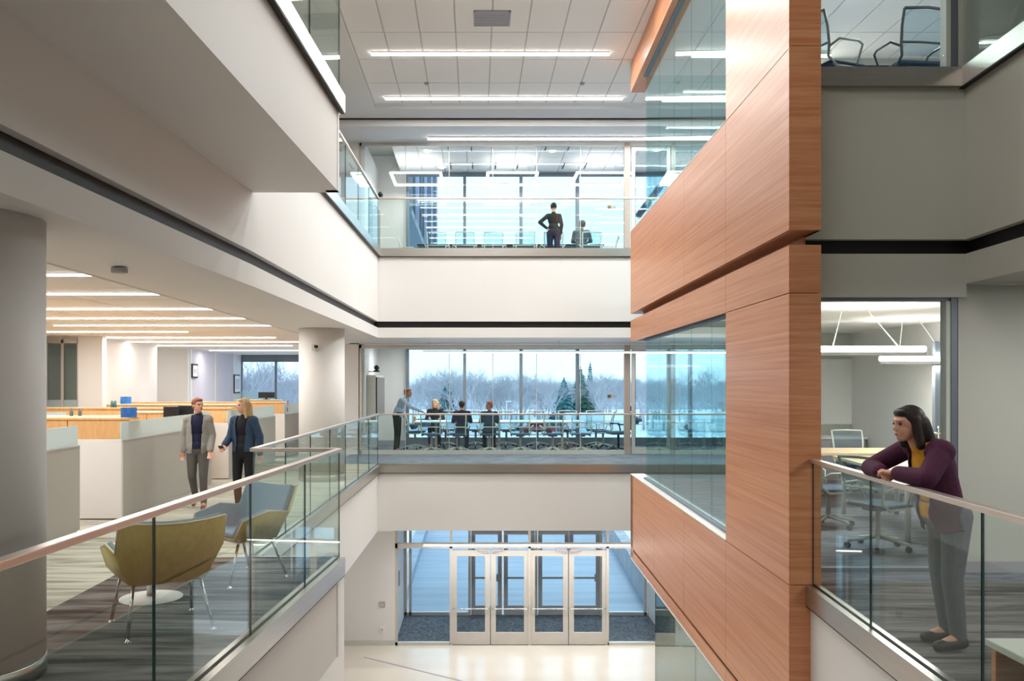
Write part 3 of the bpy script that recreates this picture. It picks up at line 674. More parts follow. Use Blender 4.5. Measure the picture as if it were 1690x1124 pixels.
for k, (xx0, xx1, yy) in enumerate(((3.9, 6.4, 17.72), (3.9, 6.4, 15.3), (4.2, 6.6, 12.9), (4.4, 6.6, 10.5))):
    linear(['linear ceiling light seen through the timber wall glass, lowest of three', 'linear ceiling light seen through the timber wall glass, shorter upper one', 'linear ceiling light above the upper right room, beside the chair', 'linear ceiling light above the upper right room near the frame edge'][k], xx0, xx1, yy, 7.62, 110, .09, .05)
linear('bright light line under the bulkhead of the upper walkway', -1.12, 8.0, 19.85, 7.43, 62, .12, .05)
t = linear('bright pendant light line across the lower walkway window', -1.18, 7.9, 18.9, 2.40, 60, .07, .05)
for x in (-4.4, -1.5, 1.5, 4.4):
    b = BM(); tube(b, [(x, 0, .02), (x, 0, .255)], .004, 6); obj('cable', b, 'vent', t)
linear('unseen light line added to brighten the lower meeting room', -2.2, 3.2, 21.7, 2.632, 60, .07, .02)  # out of view, added because the lower room was dark
for k, (x, y) in enumerate(((5.6, 6.0), (5.2, 3.4), (4.9, .8))):  # fill lamps out of view, added to lift the right side
    linear('unseen light line added to brighten the right walkway, %s' % ['over the woman in the cardigan', 'above the bench', 'beside the viewer'][k], x - 1.0, x + 1.0, y, 2.594, 25, .07, .02, 'added right walkway fill lights')
linear('bright light line above the entrance doors', -1.2, 5.5, 19.6, -2.02, 55, .10, .07)
offx = [(-7.5, -3.38), (-7.5, -3.33), (-9.0, -3.29), (-9.0, -3.24), (-7.15, -3.2), (-9.6, -5.5), (-8.07, -4.3), (-11, -4), (-11, -4.8), (-8, -4)]
offy = [7.65, 9.3, 11.2, 12.8, 14.4, 16.2, 18.2, 20.2, 22.2, 25.5]
ordn = ['nearest', 'second', 'third', 'fourth', 'fifth', 'sixth', 'seventh', 'eighth', 'ninth', 'farthest']
for k in range(10):
    x0, x1 = offx[k]
    if x1 > -3.42: x1 = -3.45
    linear('recessed light line in the left office ceiling, %s from the round column in front' % ordn[k], x0, x1, offy[k], 2.69, 34 if k else 20, .07, .03, 'office ceiling light lines')
for k, y in enumerate((-2.5, .5, 3.4, 5.8)):
    linear('office ceiling light line hidden behind the near column, %s' % ['farthest behind the viewer', 'behind the viewer', 'beside the lounge', 'next to the column'][k], -8.5, -3.9, y, 2.69, 22, .07, .03, 'office ceiling light lines')
def ring(px0, px1, Y0, Y1, z, label):
    x0, x1 = (px0 - CX) * Y0 / F, (px1 - CX) * Y0 / F
    t = thing('ring_pendant', label, 'pendant light', ((x0 + x1) / 2, (Y0 + Y1) / 2, z), 0, 'square pendants in the upper meeting room')
    w, d = (x1 - x0) / 2, (Y1 - Y0) / 2
    for a in ((-w, w, -d - .03, -d + .03), (-w, w, d - .03, d + .03), (-w - .03, -w + .03, -d, d), (w - .03, w + .03, -d, d)):
        b = BM(); box(b, a[0], a[1], a[2], a[3], -.03, .0); obj('light_bar', b, 'lampm', t)
    b = BM()
    box(b, -w, w, -d - .035, -d + .035, 0, .03); box(b, -w, w, d - .035, d + .035, 0, .03); box(b, -w - .035, -w + .035, -d, d, 0, .03); box(b, w - .035, w + .035, -d, d, 0, .03); obj('housing', b, 'lamph', t)
    b = BM()
    for sx in (-1, 1):
        for sy in (-1, 1): tube(b, [(sx * w, sy * d, .02), (sx * w * .7, sy * d * .7, 7.47 - z)], .004, 4)
    obj('cable', b, 'vent', t)
    area(t, (0, 0, -.06), 2 * w, 2 * d, 14); area(t, (0, 0, .06), 2 * w, 2 * d, 5, rot=(math.pi, 0, 0))
ring(645, 727, 21.3, 22.62, 7.0, 'square ring pendant above the left end of the upper meeting table')
ring(805, 887, 21.3, 22.62, 7.0, 'square ring pendant above the middle of the upper meeting table')
ring(953, 1040, 21.3, 22.62, 7.0, 'square ring pendant above the seated man in the upper room')
for k, (px, py, w) in enumerate(((759, 243, 38), (920, 242, 38), (762, 273, 36), (836, 273, 36), (948, 273, 36))):
    y = 5.75 * F / (HY - py); s = F / y; t = thing('ceiling_diffuser', 'square ceiling diffuser with black edges, ' + ['above the left pendant, closer to the glass', 'above the standing woman, closer to the glass', 'just behind the left pendant', 'just behind the middle pendant', 'between the middle and right pendants'][k], 'diffuser', ((px - CX) / s, y, 7.455))
    hw = w / s / 2; b = BM(); box(b, -hw, hw, -hw, hw, -.01, 0); obj('diffuser_plate', b, 'ceil', t)
    b = BM()
    for sx in (-1, 1): box(b, sx * hw - .015, sx * hw + .015, -hw, hw, -.02, 0)
    obj('slot', b, 'dark', t)
for k, (x, y, z) in enumerate(((-1.2, 21.0, 7.45), (1.9, 21.0, 7.45), (3.2, 22.3, 7.45), (-.9, 22.6, 7.45))):
    b = BM(); cyl(b, 0, 0, -.012, 0, .07, 20); o = obj('downlight', b, 'lampm', loc=(x, y, z)); tag(o, 'small round downlight in the upper meeting room ceiling, ' + ['left of the first diffuser', 'right of the middle', 'near the door end', 'behind the left pendant'][k], 'downlight')
# right meeting room pendants
def pendant(px0, px1, py, Y, label):
    z = HC - (py - HY) * Y / F; x0, x1 = (px0 - CX) * Y / F, (px1 - CX) * Y / F
    t = thing('tube_pendant', label, 'pendant light', ((x0 + x1) / 2, Y, z)); L = (x1 - x0) / 2
    b = BM(); tube(b, [(-L, 0, 0), (L, 0, 0)], .035, 12); obj('light_tube', b, 'lampm', t)
    b = BM(); box(b, -L, L, -.03, .03, -.075, -.04); obj('housing', b, 'lamph', t)
    for sx in (-1, 1):
        b = BM(); tube(b, [(sx * L * .55, 0, .03), (sx * L * .2, .3, 2.62 - z)], .006, 6); obj('rod', b, 'cframe', t)
    area(t, (0, 0, -.1), 2 * L, .06, 26); area(t, (0, 0, .045), 2 * L, .06, 7, rot=(math.pi, 0, 0))
pendant(1330, 1527, 576, 10.0, 'longer tube pendant on slanted rods in the right meeting room')
pendant(1452, 1590, 592, 12.0, 'shorter tube pendant behind the long one in the right meeting room')

# ================================================================== FURNITURE
def grid_sheet(bm, quads, thick, sub=0): pass
def poly_sheet(name, verts, faces, th, m, parent, bev=.0, sub=2, off=0.0):
    b = BM(); vs = [b.verts.new(v) for v in verts]
    for f in faces: b.faces.new([vs[i] for i in f])
    for e in b.edges: e.smooth = True
    bmesh.ops.recalc_face_normals(b, faces=b.faces)
    for f in b.faces: f.smooth = True
    me = bpy.data.meshes.new(name); b.to_mesh(me); b.free()
    me.materials.append(M[m])
    o = bpy.data.objects.new(name, me); COL.objects.link(o); o.parent = parent
    s = o.modifiers.new('solid', 'SOLIDIFY'); s.thickness = th; s.offset = off
    if bev:
        q = o.modifiers.new('bevel', 'BEVEL'); q.width = bev; q.segments = 3; q.limit_method = 'ANGLE'; q.angle_limit = R(25)
    return o
def lounge_chair(label, x, y, rz):
    """faces local +Y"""
    t = thing('lounge_chair', label, 'armchair', (x, y, 0), rz)
    def shell(k, dz=0, grow=0.0):
        n = 9; rows = []
        # back: from seat line up; arms: strips bending forward
        V = []; Fc = []
        def add(p): V.append(p); return len(V) - 1
        g = grow
        # centre back columns
        SB = lambda u: (u * .25, -.23 + .03 * u * u - g, .36 + k)
        MB = lambda u: (u * (.35), -.33 + .07 * u * u - g, .585)
        TB = lambda u: (u * (.345 - g * .5), -.42 + .06 * u * u - g, .80 - .025 * (1 - u * u) - (.0 if not k else .012))
        us = [-1, -.6, -.2, .2, .6, 1]
        r0 = [add(SB(u)) for u in us]; r1 = [add(MB(u)) for u in us]; r2 = [add(TB(u)) for u in us]
        for i in range(5):
            Fc.append((r0[i], r0[i + 1], r1[i + 1], r1[i])); Fc.append((r1[i], r1[i + 1], r2[i + 1], r2[i]))
        SF = lambda u: (u * .31, .27, .405 + k)
        SM = lambda u: (u * .28, .02, .375 + k)
        rm = [add(SM(u)) for u in us]; rf = [add(SF(u)) for u in us]
        for i in range(5):
            Fc.append((r0[i], r0[i + 1], rm[i + 1], rm[i])); Fc.append((rm[i], rm[i + 1], rf[i + 1], rf[i]))
        for s, i in ((-1, 0), (1, 5)):
            am = add((s * (.37), -.03, .615)); af = add((s * .36, .22, .555)); 
            Fc.append((r0[i], rm[i], am, r1[i])); Fc.append((rm[i], rf[i], af, am))
        return V, Fc
    V, Fc = shell(0)
    poly_sheet('wood_shell', V, Fc, .014, 'ply', t, 0)
    # upholstery: same folded sheet, lifted to the inside
    V2 = []
    for (a, b_, c) in V:
        inx = -.030 * (1 if a > .30 else -1 if a < -.30 else 0)
        V2.append((a * .97 + inx * .3, b_ + (.034 if b_ < -.15 else .004), c + (.030 if c < .45 else .012)))
    o = poly_sheet('upholstery', V2, Fc, .045, 'blue', t, .014)
    # pale edge band
    b = BM()
    def P(i): return V[i]
    rim = [16 + 7, 16 + 6]
    ring = [V[23], V[25 - 0] if False else None]
    idxF0, idxF5 = 18 + 0 + 6, 18 + 5 + 6
    path = [V[29 - 0]] if False else []
    right = [V[29], (.36, .22, .555), (.37, -.03, .615), V[11], V[17]]
    top = [V[i] for i in (17, 16, 15, 14, 13, 12)]
    left = [V[12], V[6], (-.37, -.03, .615), (-.36, .22, .555), V[24]]
    tube(b, right, .009, 6); tube(b, top, .009, 6); tube(b, left, .009, 6)
    obj('edge_band', b, 'plyedge', t)
    # frame and legs
    b = BM()
    tube(b, [(-.22, -.17, .345), (-.24, .18, .365)], .011, 8); tube(b, [(.22, -.17, .345), (.24, .18, .365)], .011, 8)
    tube(b, [(-.22, -.17, .345), (.22, -.17, .345)], .011, 8); tube(b, [(-.24, .18, .365), (.24, .18, .365)], .011, 8)
    obj('seat_frame', b, 'chrome', t)
    for sx, sy in ((-1, -1), (1, -1), (-1, 1), (1, 1)):
        xx, yy = sx * .28, -.29 if sy < 0 else .29
        b = BM(); tube(b, [(sx * (.22 if sy < 0 else .24), -.17 if sy < 0 else .18, .35), (xx, yy, .02)], .012, 10); lg = obj('leg', b, 'chrome', t)
        b = BM(); lathe(b, [(.028, 0), (.028, .005), (.014, .014), (.009, .03)], 16, (xx, yy)); obj('glide', b, 'chrome', lg)
    return t
lounge_chair('lounge armchair with yellow wooden shell seen from behind, nearest the railing', -2.21, 5.97, math.atan2(.54, .84))
lounge_chair('pale blue upholstered armchair facing the viewer behind the yellow shell chair', -2.07, 7.44, math.pi - math.atan2(.64, .77))
t = thing('side_table', 'small round white side table on a disc base behind the yellow shell chair', 'side table', (-2.57, 6.72, 0.006))
b = BM(); lathe(b, [(.24, 0), (.24, .008), (.05, .022)], 40); obj('base', b, 'white', t)
b = BM(); cyl(b, 0, 0, .01, .40, .035, 20); obj('stem', b, 'chrome', t)
b = BM(); lathe(b, [(.32, .40), (.34, .41), (.34, .42)], 40); obj('tabletop', b, 'white', t)

def task_chair(label, cat='office chair', fr='cframe'):
    """sitter faces local +Y"""
    t = thing('task_chair', label, cat, (0, 0, 0))
    b = BM(); box(b, -.23, .23, -.2, .25, .44, .475); obj('seat', b, 'seatm', t, .015)
    b = BM()
    for s in (-1, 1): tube(b, [(s * .21, .16, .43), (s * .22, -.12, .42), (s * .225, -.23, .50), (s * .225, -.22, .62), (s * .235, -.25, .80), (s * .24, -.30, .95)], .015, 8)
    tube(b, [(-.24, -.30, .95), (0, -.315, .96), (.24, -.30, .95)], .016, 8); tube(b, [(-.225, -.225, .64), (0, -.24, .64), (.225, -.225, .64)], .013, 8)
    obj('back_frame', b, fr, t)
    b = BM()
    vs = [b.verts.new(p) for p in ((-.22, -.235, .50), (.22, -.235, .50), (.235, -.24, .72), (-.235, -.24, .72), (.235, -.30, .94), (-.235, -.30, .94))]
    b.faces.new((vs[0], vs[1], vs[2], vs[3])); b.faces.new((vs[3], vs[2], vs[4], vs[5]))
    o = obj('backrest', b, 'mesh', t); sm = o.modifiers.new('solid', 'SOLIDIFY'); sm.thickness = .006
    for s in (-1, 1):
        b = BM(); tube(b, [(s * .23, -.22, .60), (s * .30, -.16, .66), (s * .31, .08, .665), (s * .30, .14, .64), (s * .24, .12, .45)], .013, 8); obj('armrest', b, fr, t)
    b = BM(); cyl(b, 0, 0, .10, .44, .028, 12); box(b, -.1, .1, -.12, .12, .40, .44); obj('column', b, 'vent', t)
    b = BM()
    for k in range(5):
        a = k * 2 * math.pi / 5 + .3; tube(b, [(0, 0, .13), (.30 * math.cos(a), .30 * math.sin(a), .075)], .022, 6, .014)
    bs = obj('star_base', b, fr, t)
    for k in range(5):
        a = k * 2 * math.pi / 5 + .3; x, y = .30 * math.cos(a), .30 * math.sin(a)
        b = BM(); tube(b, [(x - .02 * math.sin(a), y + .02 * math.cos(a), .032), (x + .02 * math.sin(a), y - .02 * math.cos(a), .032)], .03, 12); obj('caster', b, 'dark', bs)
    return t
chair0 = task_chair('x'); chairg = task_chair('x', fr='gframe')
_used = {chair0.name: False, chairg.name: False}
def put_chair(x, y, z, rz, label, group, proto=None):
    proto = proto or chair0
    if not _used[proto.name]:
        _used[proto.name] = True
        dup.__defaults__[1].setdefault(proto.name, [(c, kids(c)) for c in kids(proto)])
        proto.location = (x, y, z); proto.rotation_euler.z = rz; proto['label'] = label; proto['group'] = group; return proto
    return dup(proto, (x, y, z), rz, label, group)
nearn = ['first', 'second', 'third', 'fourth', 'fifth', 'sixth']
occ = {1: ', occupied', 2: ', occupied'}
for k, px in enumerate((711, 754, 808, 860, 914, 961)):
    put_chair((px - CX) / 68.5, 20.75, 0, R(random.uniform(-6, 6)), 'pale mesh chair, glass side of the lower table, %s from the left%s' % (nearn[k], occ.get(k, '')), 'chairs on the glass side of the lower meeting table')
for k, px in enumerate((735, 785, 836, 888, 938, 985)):
    put_chair((px - CX) / 62.3, 22.65, 0, R(180 + random.uniform(-6, 6)), 'mesh chair on the window side of the lower meeting table, %s from the left' % (['first', 'second', 'third', 'fourth', 'fifth', 'sixth'][k]), 'chairs on the window side of the lower meeting table')
put_chair((684 - CX) / 65, 21.75, 0, R(-95), 'mesh chair at the left head of the lower meeting table beside the standing man', 'chairs at the table ends')
put_chair((994 - CX) / 63.0, 22.1, 0, R(75), 'pale mesh chair at the right end of the lower meeting table', 'chairs at the table ends')
for k, px in enumerate((722, 767, 815, 866, 911, 972)):
    put_chair((px - CX) / 64.5, 21.55, L3, R(random.uniform(-4, 4)), 'mesh backed chair at the upper meeting table, %s' % ['leftmost, near the white wall', 'second from the left', 'third, under the middle pendant', 'fourth, left of the standing woman', 'hidden behind the standing woman', 'that the seated man uses'][k], 'chairs at the upper meeting table')
put_chair((1004 - CX) / 64.5, 22.0, L3, R(80), 'pale chair turned sideways at the right end of the upper table', 'chairs at the upper meeting table')
put_chair(-1.72, 22.1, L3, R(-90), 'chair at the left end of the upper meeting table by the window', 'chairs at the upper meeting table')
# executive chair
t = thing('executive_chair', 'high backed dark office chair with headrest beside the glass door', 'office chair', ((1020 - CX) / 67.0, 20.85, 0), R(100))
b = BM(); box(b, -.25, .25, -.24, .24, .45, .52); obj('seat', b, 'seatm', t, .02)
b = BM(); box(b, -.22, .22, -.27, -.23, .56, 1.0); obj('backrest', b, 'gframe', t, .02)
b = BM(); tube(b, [(-.12, -.27, 1.02), (-.15, -.26, 1.13), (0, -.24, 1.16), (.15, -.26, 1.13), (.12, -.27, 1.02)], .02, 8); obj('headrest', b, 'dark', t)
for s in (-1, 1):
    b = BM(); tube(b, [(s * .25, -.15, .48), (s * .29, -.12, .70), (s * .29, .12, .70)], .02, 8); obj('armrest', b, 'dark', t)
b = BM(); cyl(b, 0, 0, .1, .45, .03, 12)
for k in range(5):
    a = k * 2 * math.pi / 5; tube(b, [(0, 0, .12), (.31 * math.cos(a), .31 * math.sin(a), .06)], .025, 6, .018)
obj('star_base', b, 'dark', t)

def meeting_table(label, x0, x1, y0, y1, z, top='table'):
    t = thing('meeting_table', label, 'table', ((x0 + x1) / 2, (y0 + y1) / 2, z)); w, d = (x1 - x0) / 2, (y1 - y0) / 2
    b = BM(); box(b, -w, w, -d, d, .71, .74); obj('tabletop', b, top, t, .006)
    for sx in (-1, 0, 1):
        b = BM(); box(b, sx * w * .75 - .03, sx * w * .75 + .03, -.03, .03, .05, .71); lg = obj('leg', b, 'alu', t)
        b = BM(); tube(b, [(sx * w * .75, -d * .8, .03), (sx * w * .75, 0, .06), (sx * w * .75, d * .8, .03)], .02, 8); obj('foot', b, 'alu', lg)
    return t
meeting_table('long white meeting table in the lower room behind the far railing', -1.55, 2.75, 21.15, 22.25, 0, 'white')
meeting_table('long dark edged meeting table in the upper room', -1.5, 3.3, 21.75, 22.7, L3, 'dark')
b = BM(); lathe(b, [(.028, 0), (.04, .11), (.042, .12)], 16); tag(obj('paper_cup', b, 'maple', loc=((685 - CX) / 65.0, 21.45, .742)), 'paper cup on the left end of the lower meeting table', 'cup')
# TV, camera
t = thing('wall_screen', 'dark wall screen on the side wall of the lower meeting room', 'screen', (-2.66, 21.6, .85))
b = BM(); box(b, 0, .22, -.9, .9, 0, 1.05); obj('cabinet', b, 'alu', t); b = BM(); box(b, .22, .25, -.85, .85, .05, 1.0); obj('screen', b, 'screen', t)
t = thing('wall_screen', 'dark wall screen at the left end of the upper meeting room', 'screen', (-2.66, 22.0, L3 + .75))
b = BM(); box(b, 0, .08, -.9, .9, 0, 1.05); obj('casing', b, 'gframe', t); b = BM(); box(b, .08, .09, -.85, .85, .05, 1.0); obj('screen', b, 'screen', t)
for z, lb in ((1.98, 'lower'), (L3 + 1.92, 'upper')):
    t = thing('conference_camera', 'black video conference camera above the screen in the %s meeting room' % lb, 'camera', (-2.45, 21.0 if lb == 'lower' else 21.8, z))
    b = BM(); cyl(b, 0, 0, 0, .05, .07, 16); box(b, -.2, 0, -.02, .02, .0, .02); obj('base', b, 'dark', t); b = BM(); ball(b, (0, 0, .11), (.07, .07, .065)); obj('camera_head', b, 'dark', t)

# right meeting rooms
def slab_table(label, poly, z, m='table'):
    cx = sum(p[0] for p in poly) / len(poly); cy = sum(p[1] for p in poly) / len(poly)
    t = thing('conference_table', label, 'table', (cx, cy, z)); q = [(x - cx, y - cy) for x, y in poly]
    b = BM(); prism(b, q, .70, .74); obj('tabletop', b, m, t, .006)
    for x, y in q:
        b = BM(); cyl(b, x * .82, y * .82, 0, .70, .03, 12); obj('leg', b, 'alu', t)
    return t
slab_table('pale maple table running toward the glass in the right meeting room', [(4.55, 8.9), (5.4, 8.9), (5.6, 11.3), (4.75, 11.3)], 0)
slab_table('pale maple table across the back of the right meeting room', [(4.6, 11.75), (6.8, 11.75), (6.8, 12.7), (4.6, 12.7)], 0)
put_chair(4.15, 8.75, 0, R(-62), 'pale mesh chair in the right meeting room, close behind the railing glass', 'chairs in the right meeting room')
put_chair(4.2, 10.1, 0, R(-80), 'pale green mesh chair in the right meeting room beside the timber wall', 'chairs in the right meeting room')
put_chair(5.0, 13.2, 0, R(180), 'chair with light grey back behind the rear maple table, nearer the timber wall', 'chairs in the right meeting room')
put_chair(5.9, 13.2, 0, R(180), 'chair with light grey back behind the rear maple table, beside the woman', 'chairs in the right meeting room')
t = thing('credenza', 'low grey credenza with a white top under the whiteboard', 'cabinet', (6.2, 15.2, 0))
b = BM(); box(b, -.75, .65, -.3, .3, 0, .72); obj('body', b, 'panel', t); b = BM(); box(b, -.78, .68, -.32, .3, .72, .76); obj('top', b, 'white', t)
for k in range(3):
    b = BM(); box(b, -.73 + k * .46, -.29 + k * .46, -.315, -.3, .04, .68); dd = obj('door', b, 'vent', t); b = BM(); box(b, -.34 + k * .46, -.32 + k * .46, -.33, -.315, .35, .5); obj('handle', b, 'chrome', dd)
t = thing('whiteboard', 'large white glass board on the back wall of the right meeting room', 'whiteboard', (6.25, 15.58, .95))
for k in range(2):
    b = BM(); box(b, -.64 + k * .66, .0 + k * .66, -.02, 0, 0, 1.2); obj('board_panel', b, 'paper', t)
put_chair(4.52, 8.85, L3, R(6), 'grey mesh chair with its back to the glass in the upper right room', 'chairs in the upper right room', chairg)
put_chair(3.72, 8.9, L3, R(-70), 'pale blue chair half hidden by the timber wall in the upper right room', 'chairs in the upper right room')
put_chair(5.15, 8.7, L3, R(-30), 'grey chair cut by the window jamb in the upper right room', 'chairs in the upper right room', chairg)
slab_table('dark table behind the grey chair in the upper right room', [(3.9, 9.5), (5.9, 9.5), (5.9, 10.8), (3.9, 10.8)], L3, 'dark')
t = thing('bench', 'low grey bench behind the railing at the lower right corner', 'bench', (3.0, 4.55, 0.006))
b = BM(); box(b, -.12, .5, -.6, .25, .22, .26); obj('seat', b, 'warm', t, .005)
for y in (-.55, .2):
    b = BM(); box(b, -.1, .48, y - .02, y + .02, 0, .22); obj('leg', b, 'wood', t)

# ------------------------------------------------------------------ office workstations
def workstation(label, X, Y0, Y1, cab=True, xl=-8.4, screen_end=False):
    t = thing('workstation', label, 'workstation', (X, Y0, 0), 0, 'workstations along the office walkway')
    L = Y1 - Y0
    b = BM(); box(b, -.06, 0, .03, L, .03, .98); obj('side_panel', b, 'panel', t)
    b = BM(); box(b, -.065, .005, .0, L, .98, 1.0); box(b, -.05, -.01, .05, L - .05, 0, .03); obj('panel_trim', b, 'alu', t)
    b = BM(); box(b, -.036, -.024, .03, L, 1.0, 1.22); obj('glass_screen', b, 'frost', t)
    b = BM(); box(b, -.56, 0, -.02, .03, .02, 1.0); obj('end_panel', b, 'white', t)
    b = BM(); box(b, xl - X + .3, -.6, .5, 1.15, .70, .73); box(b, -.7, -.1, .5, L - .3, .70, .73); obj('desk_top', b, 'maple', t)
    if cab:
        n = 5; w = (X - .04 - xl) / n
        for k in range(n):
            b = BM(); box(b, xl - X + k * w + .01, xl - X + (k + 1) * w - .005, .30, .34, .74 if k < n - 1 else .98, 1.235); obj('wood_panel', b, 'maple', t)
        b = BM(); box(b, xl - X, -.03, .28, .62, 1.235, 1.26); obj('shelf_top', b, 'maple', t)
        b = BM(); box(b, xl - X, xl - X + .02, .3, .6, .02, 1.235); obj('shelf_end', b, 'maple', t)
    return t
workstation('workstation nearest the front column, its grey side panel and frosted screen in view', -4.54, 6.1, 9.73, True)
workstation('workstation with a white end panel and long grey side panel left of the walking women', -4.42, 10.6, 14.2)
workstation('workstation with a white end panel just behind the two walking women', -4.39, 15.05, 18.6, True, -9.0)
workstation('workstation in front of the far round column with paper notes on its screen', -4.39, 19.5, 22.4, True, -8.2)
def cabinet(label, x0, x1, y, z, n, m='maple'):
    t = thing('office_cabinet', label, 'cabinet', ((x0 + x1) / 2, y, 0)); w = (x1 - x0)
    b = BM(); box(b, -w / 2, w / 2, .02, .45, 0, z - .025); obj('carcass', b, m, t)
    for k in range(n):
        b = BM(); box(b, -w / 2 + k * w / n + .006, -w / 2 + (k + 1) * w / n - .006, 0, .02, .03, z - .03); obj('door', b, m, t)
    b = BM(); box(b, -w / 2 - .01, w / 2 + .01, -.02, .47, z - .025, z); obj('top', b, 'plyedge' if m == 'maple' else 'white', t)
cabinet('wooden cabinet row with pale top in the second office bay, left part', -8.0, -5.5, 12.9, 1.20, 4)
cabinet('wooden cabinet row in the office behind the black monitors', -6.0, -4.7, 14.35, 1.22, 3)
cabinet('wooden cabinet near the slim column in the office', -8.3, -7.0, 16.7, 1.22, 3)
cabinet('wooden cabinet in the fourth office bay', -8.25, -5.2, 18.8, 1.24, 4)
cabinet('small wooden cabinet under the framed certificate', -10.2, -8.9, 22.9, 1.26, 3)
cabinet('wooden cabinet near the far office windows', -6.6, -5.4, 23.3, 1.25, 3)
cabinet('long white low cabinet in the middle of the office', -8.2, -5.3, 21.0, 1.16, 6, 'white')
t = thing('desk_screen', 'frosted glass desk screen in the left part of the office', 'desk screen', (-7.6, 14.7, 0))
b = BM(); box(b, -.9, .5, 0, .012, .95, 1.2); obj('glass_screen', b, 'frost', t); b = BM(); box(b, -.9, .5, -.02, .03, 0, .95); obj('base_panel', b, 'white', t)
def monitor(label, px, py, Y, w=.5, h=.3, m='dark', rz=0, sub='screen', zb=.735):
    c = at(px, py, Y)
    t = thing('monitor', label, 'monitor', (c.x, c.y, c.z - h / 2 - .14), rz); D_ = zb - t.location.z
    b = BM(); box(b, -w / 2, w / 2, -.02, .02, .14, .14 + h); obj('casing', b, m, t, .006)
    b = BM(); box(b, -w / 2 + .015, w / 2 - .015, .02, .023, .155, .125 + h); obj('screen', b, sub, t)
    b = BM(); box(b, -.03, .03, -.05, -.02, D_ + .01, .2); cyl(b, 0, -.03, D_, D_ + .012, .1, 16); obj('stand', b, m, t)
monitor('left one of two black monitors behind the woman in the grey cardigan', 283, 680, 13.45, .24, .17, rz=R(12))
monitor('right one of two black monitors behind the woman in the grey cardigan', 307, 679, 13.6, .26, .18, rz=R(-8))
monitor('dark monitor in front of the far office windows', 440, 652, 23.5, .45, .16, zb=1.25)
for k, (px, lb) in enumerate(((206, 'left'), (219, 'right'))):
    c = V3((px - CX) * 11.05 / F, 11.05, 1.32); b = BM(); box(b, -.05, .05, -.015, .015, 0, .13); o = obj('photo_stand', b, 'photo', loc=(c.x, c.y, c.z - .06), rz=R(25)); tag(o, 'small blue printed stand on the wooden shelf, %s one of two' % lb, 'photo stand')
    b = BM(); box(b, -.03, .05, .016, .03, 0, .13); obj('support', b, 'dark', o)
c = V3((208 - CX) * 19.1 / F, 19.1, 1.32); b = BM(); box(b, -.12, .12, -.02, .0, 0, .16); o = obj('blue_display', b, 'photo', loc=(c.x, c.y, c.z - .08)); tag(o, 'small bright blue display on a far office cabinet', 'display')
b = BM(); box(b, -.05, .05, 0, .06, 0, .03); obj('foot', b, 'dark', o)
for k, (px, py, Y) in enumerate(((185, 1.26, 15.6), (190, 1.26, 15.6), (118, 1.2, 13.1), (132, 1.2, 13.1))):
    c = V3((px - CX) * Y / F, Y, py); b = BM(); cyl(b, 0, 0, 0, .12, .03, 10, .02); o = obj('desk_bottle', b, 'needle2' if k < 2 else 'gframe', loc=c); tag(o, 'small %s desk ornament on the office shelf, %s' % (['green', 'green', 'grey', 'grey'][k], ['left of the green pair', 'right of the green pair', 'left of the grey pair', 'right of the grey pair'][k]), 'ornament')
o = obj('pinned_notes', (lambda q: (box(q, 0, .012, -.12, .12, 0, .3), box(q, .012, .016, -.08, -.01, .05, .14, 1), box(q, .012, .016, .0, .07, .1, .26, 2), q)[3])(BM()), ['lilac', 'dark', 'paper'], loc=(-4.38, 19.7, 1.0)); tag(o, 'pinned notes and photo on the frosted screen before the far column', 'notes')

# ================================================================== PEOPLE
def realise(name, shapes, m, parent, voxel, smooth=2):
    b = BM()
    for s in shapes:
        if s[0] == 'c':
            _, p, q, r1, r2 = s; p = Vector(p); q = Vector(q)
            tube(b, [p, q], r1, 12, r2); ball(b, p, r1); ball(b, q, r2)
        elif s[0] == 'b':
            ball(b, Vector(s[1]), s[2], 3, s[3] if len(s) > 3 else None)
        elif s[0] == 'm':
            mt = s[2]; g = bmesh.ops.create_icosphere(b, subdivisions=3, radius=1, matrix=mt)
    me = bpy.data.meshes.new(name); b.to_mesh(me); b.free()
    o = bpy.data.objects.new(name, me); COL.objects.link(o)
    r = o.modifiers.new('r', 'REMESH'); r.mode = 'VOXEL'; r.voxel_size = voxel; r.use_smooth_shade = True
    sm = o.modifiers.new('s', 'SMOOTH'); sm.factor = .5; sm.iterations = smooth
    bpy.context.view_layer.update()
    ev = o.evaluated_get(bpy.context.evaluated_depsgraph_get()); me2 = bpy.data.meshes.new_from_object(ev)
    o.modifiers.clear(); o.data = me2; bpy.data.meshes.remove(me)
    me2.name = name; me2.materials.clear(); me2.materials.append(M[m])
    for p in me2.polygons: p.use_smooth = True
    o.parent = parent
    return o
V = Vector
STAND = dict(pelvis=(0, 0, .95), waist=(0, .0, 1.08), chest=(0, .0, 1.28), neck=(0, .01, 1.45), head=(0, -.01, 1.60),
    sL=(.150, .01, 1.375), sR=(-.150, .01, 1.375), eL=(.21, .04, 1.13), eR=(-.21, .04, 1.13), wL=(.22, -.04, .89), wR=(-.22, -.04, .89),
    hL=(.09, 0, .92), hR=(-.09, 0, .92), kL=(.095, -.01, .50), kR=(-.095, -.01, .50), aL=(.095, .02, .08), aR=(-.095, .02, .08), tL=(.11, -.13, .03), tR=(-.11, -.13, .03))
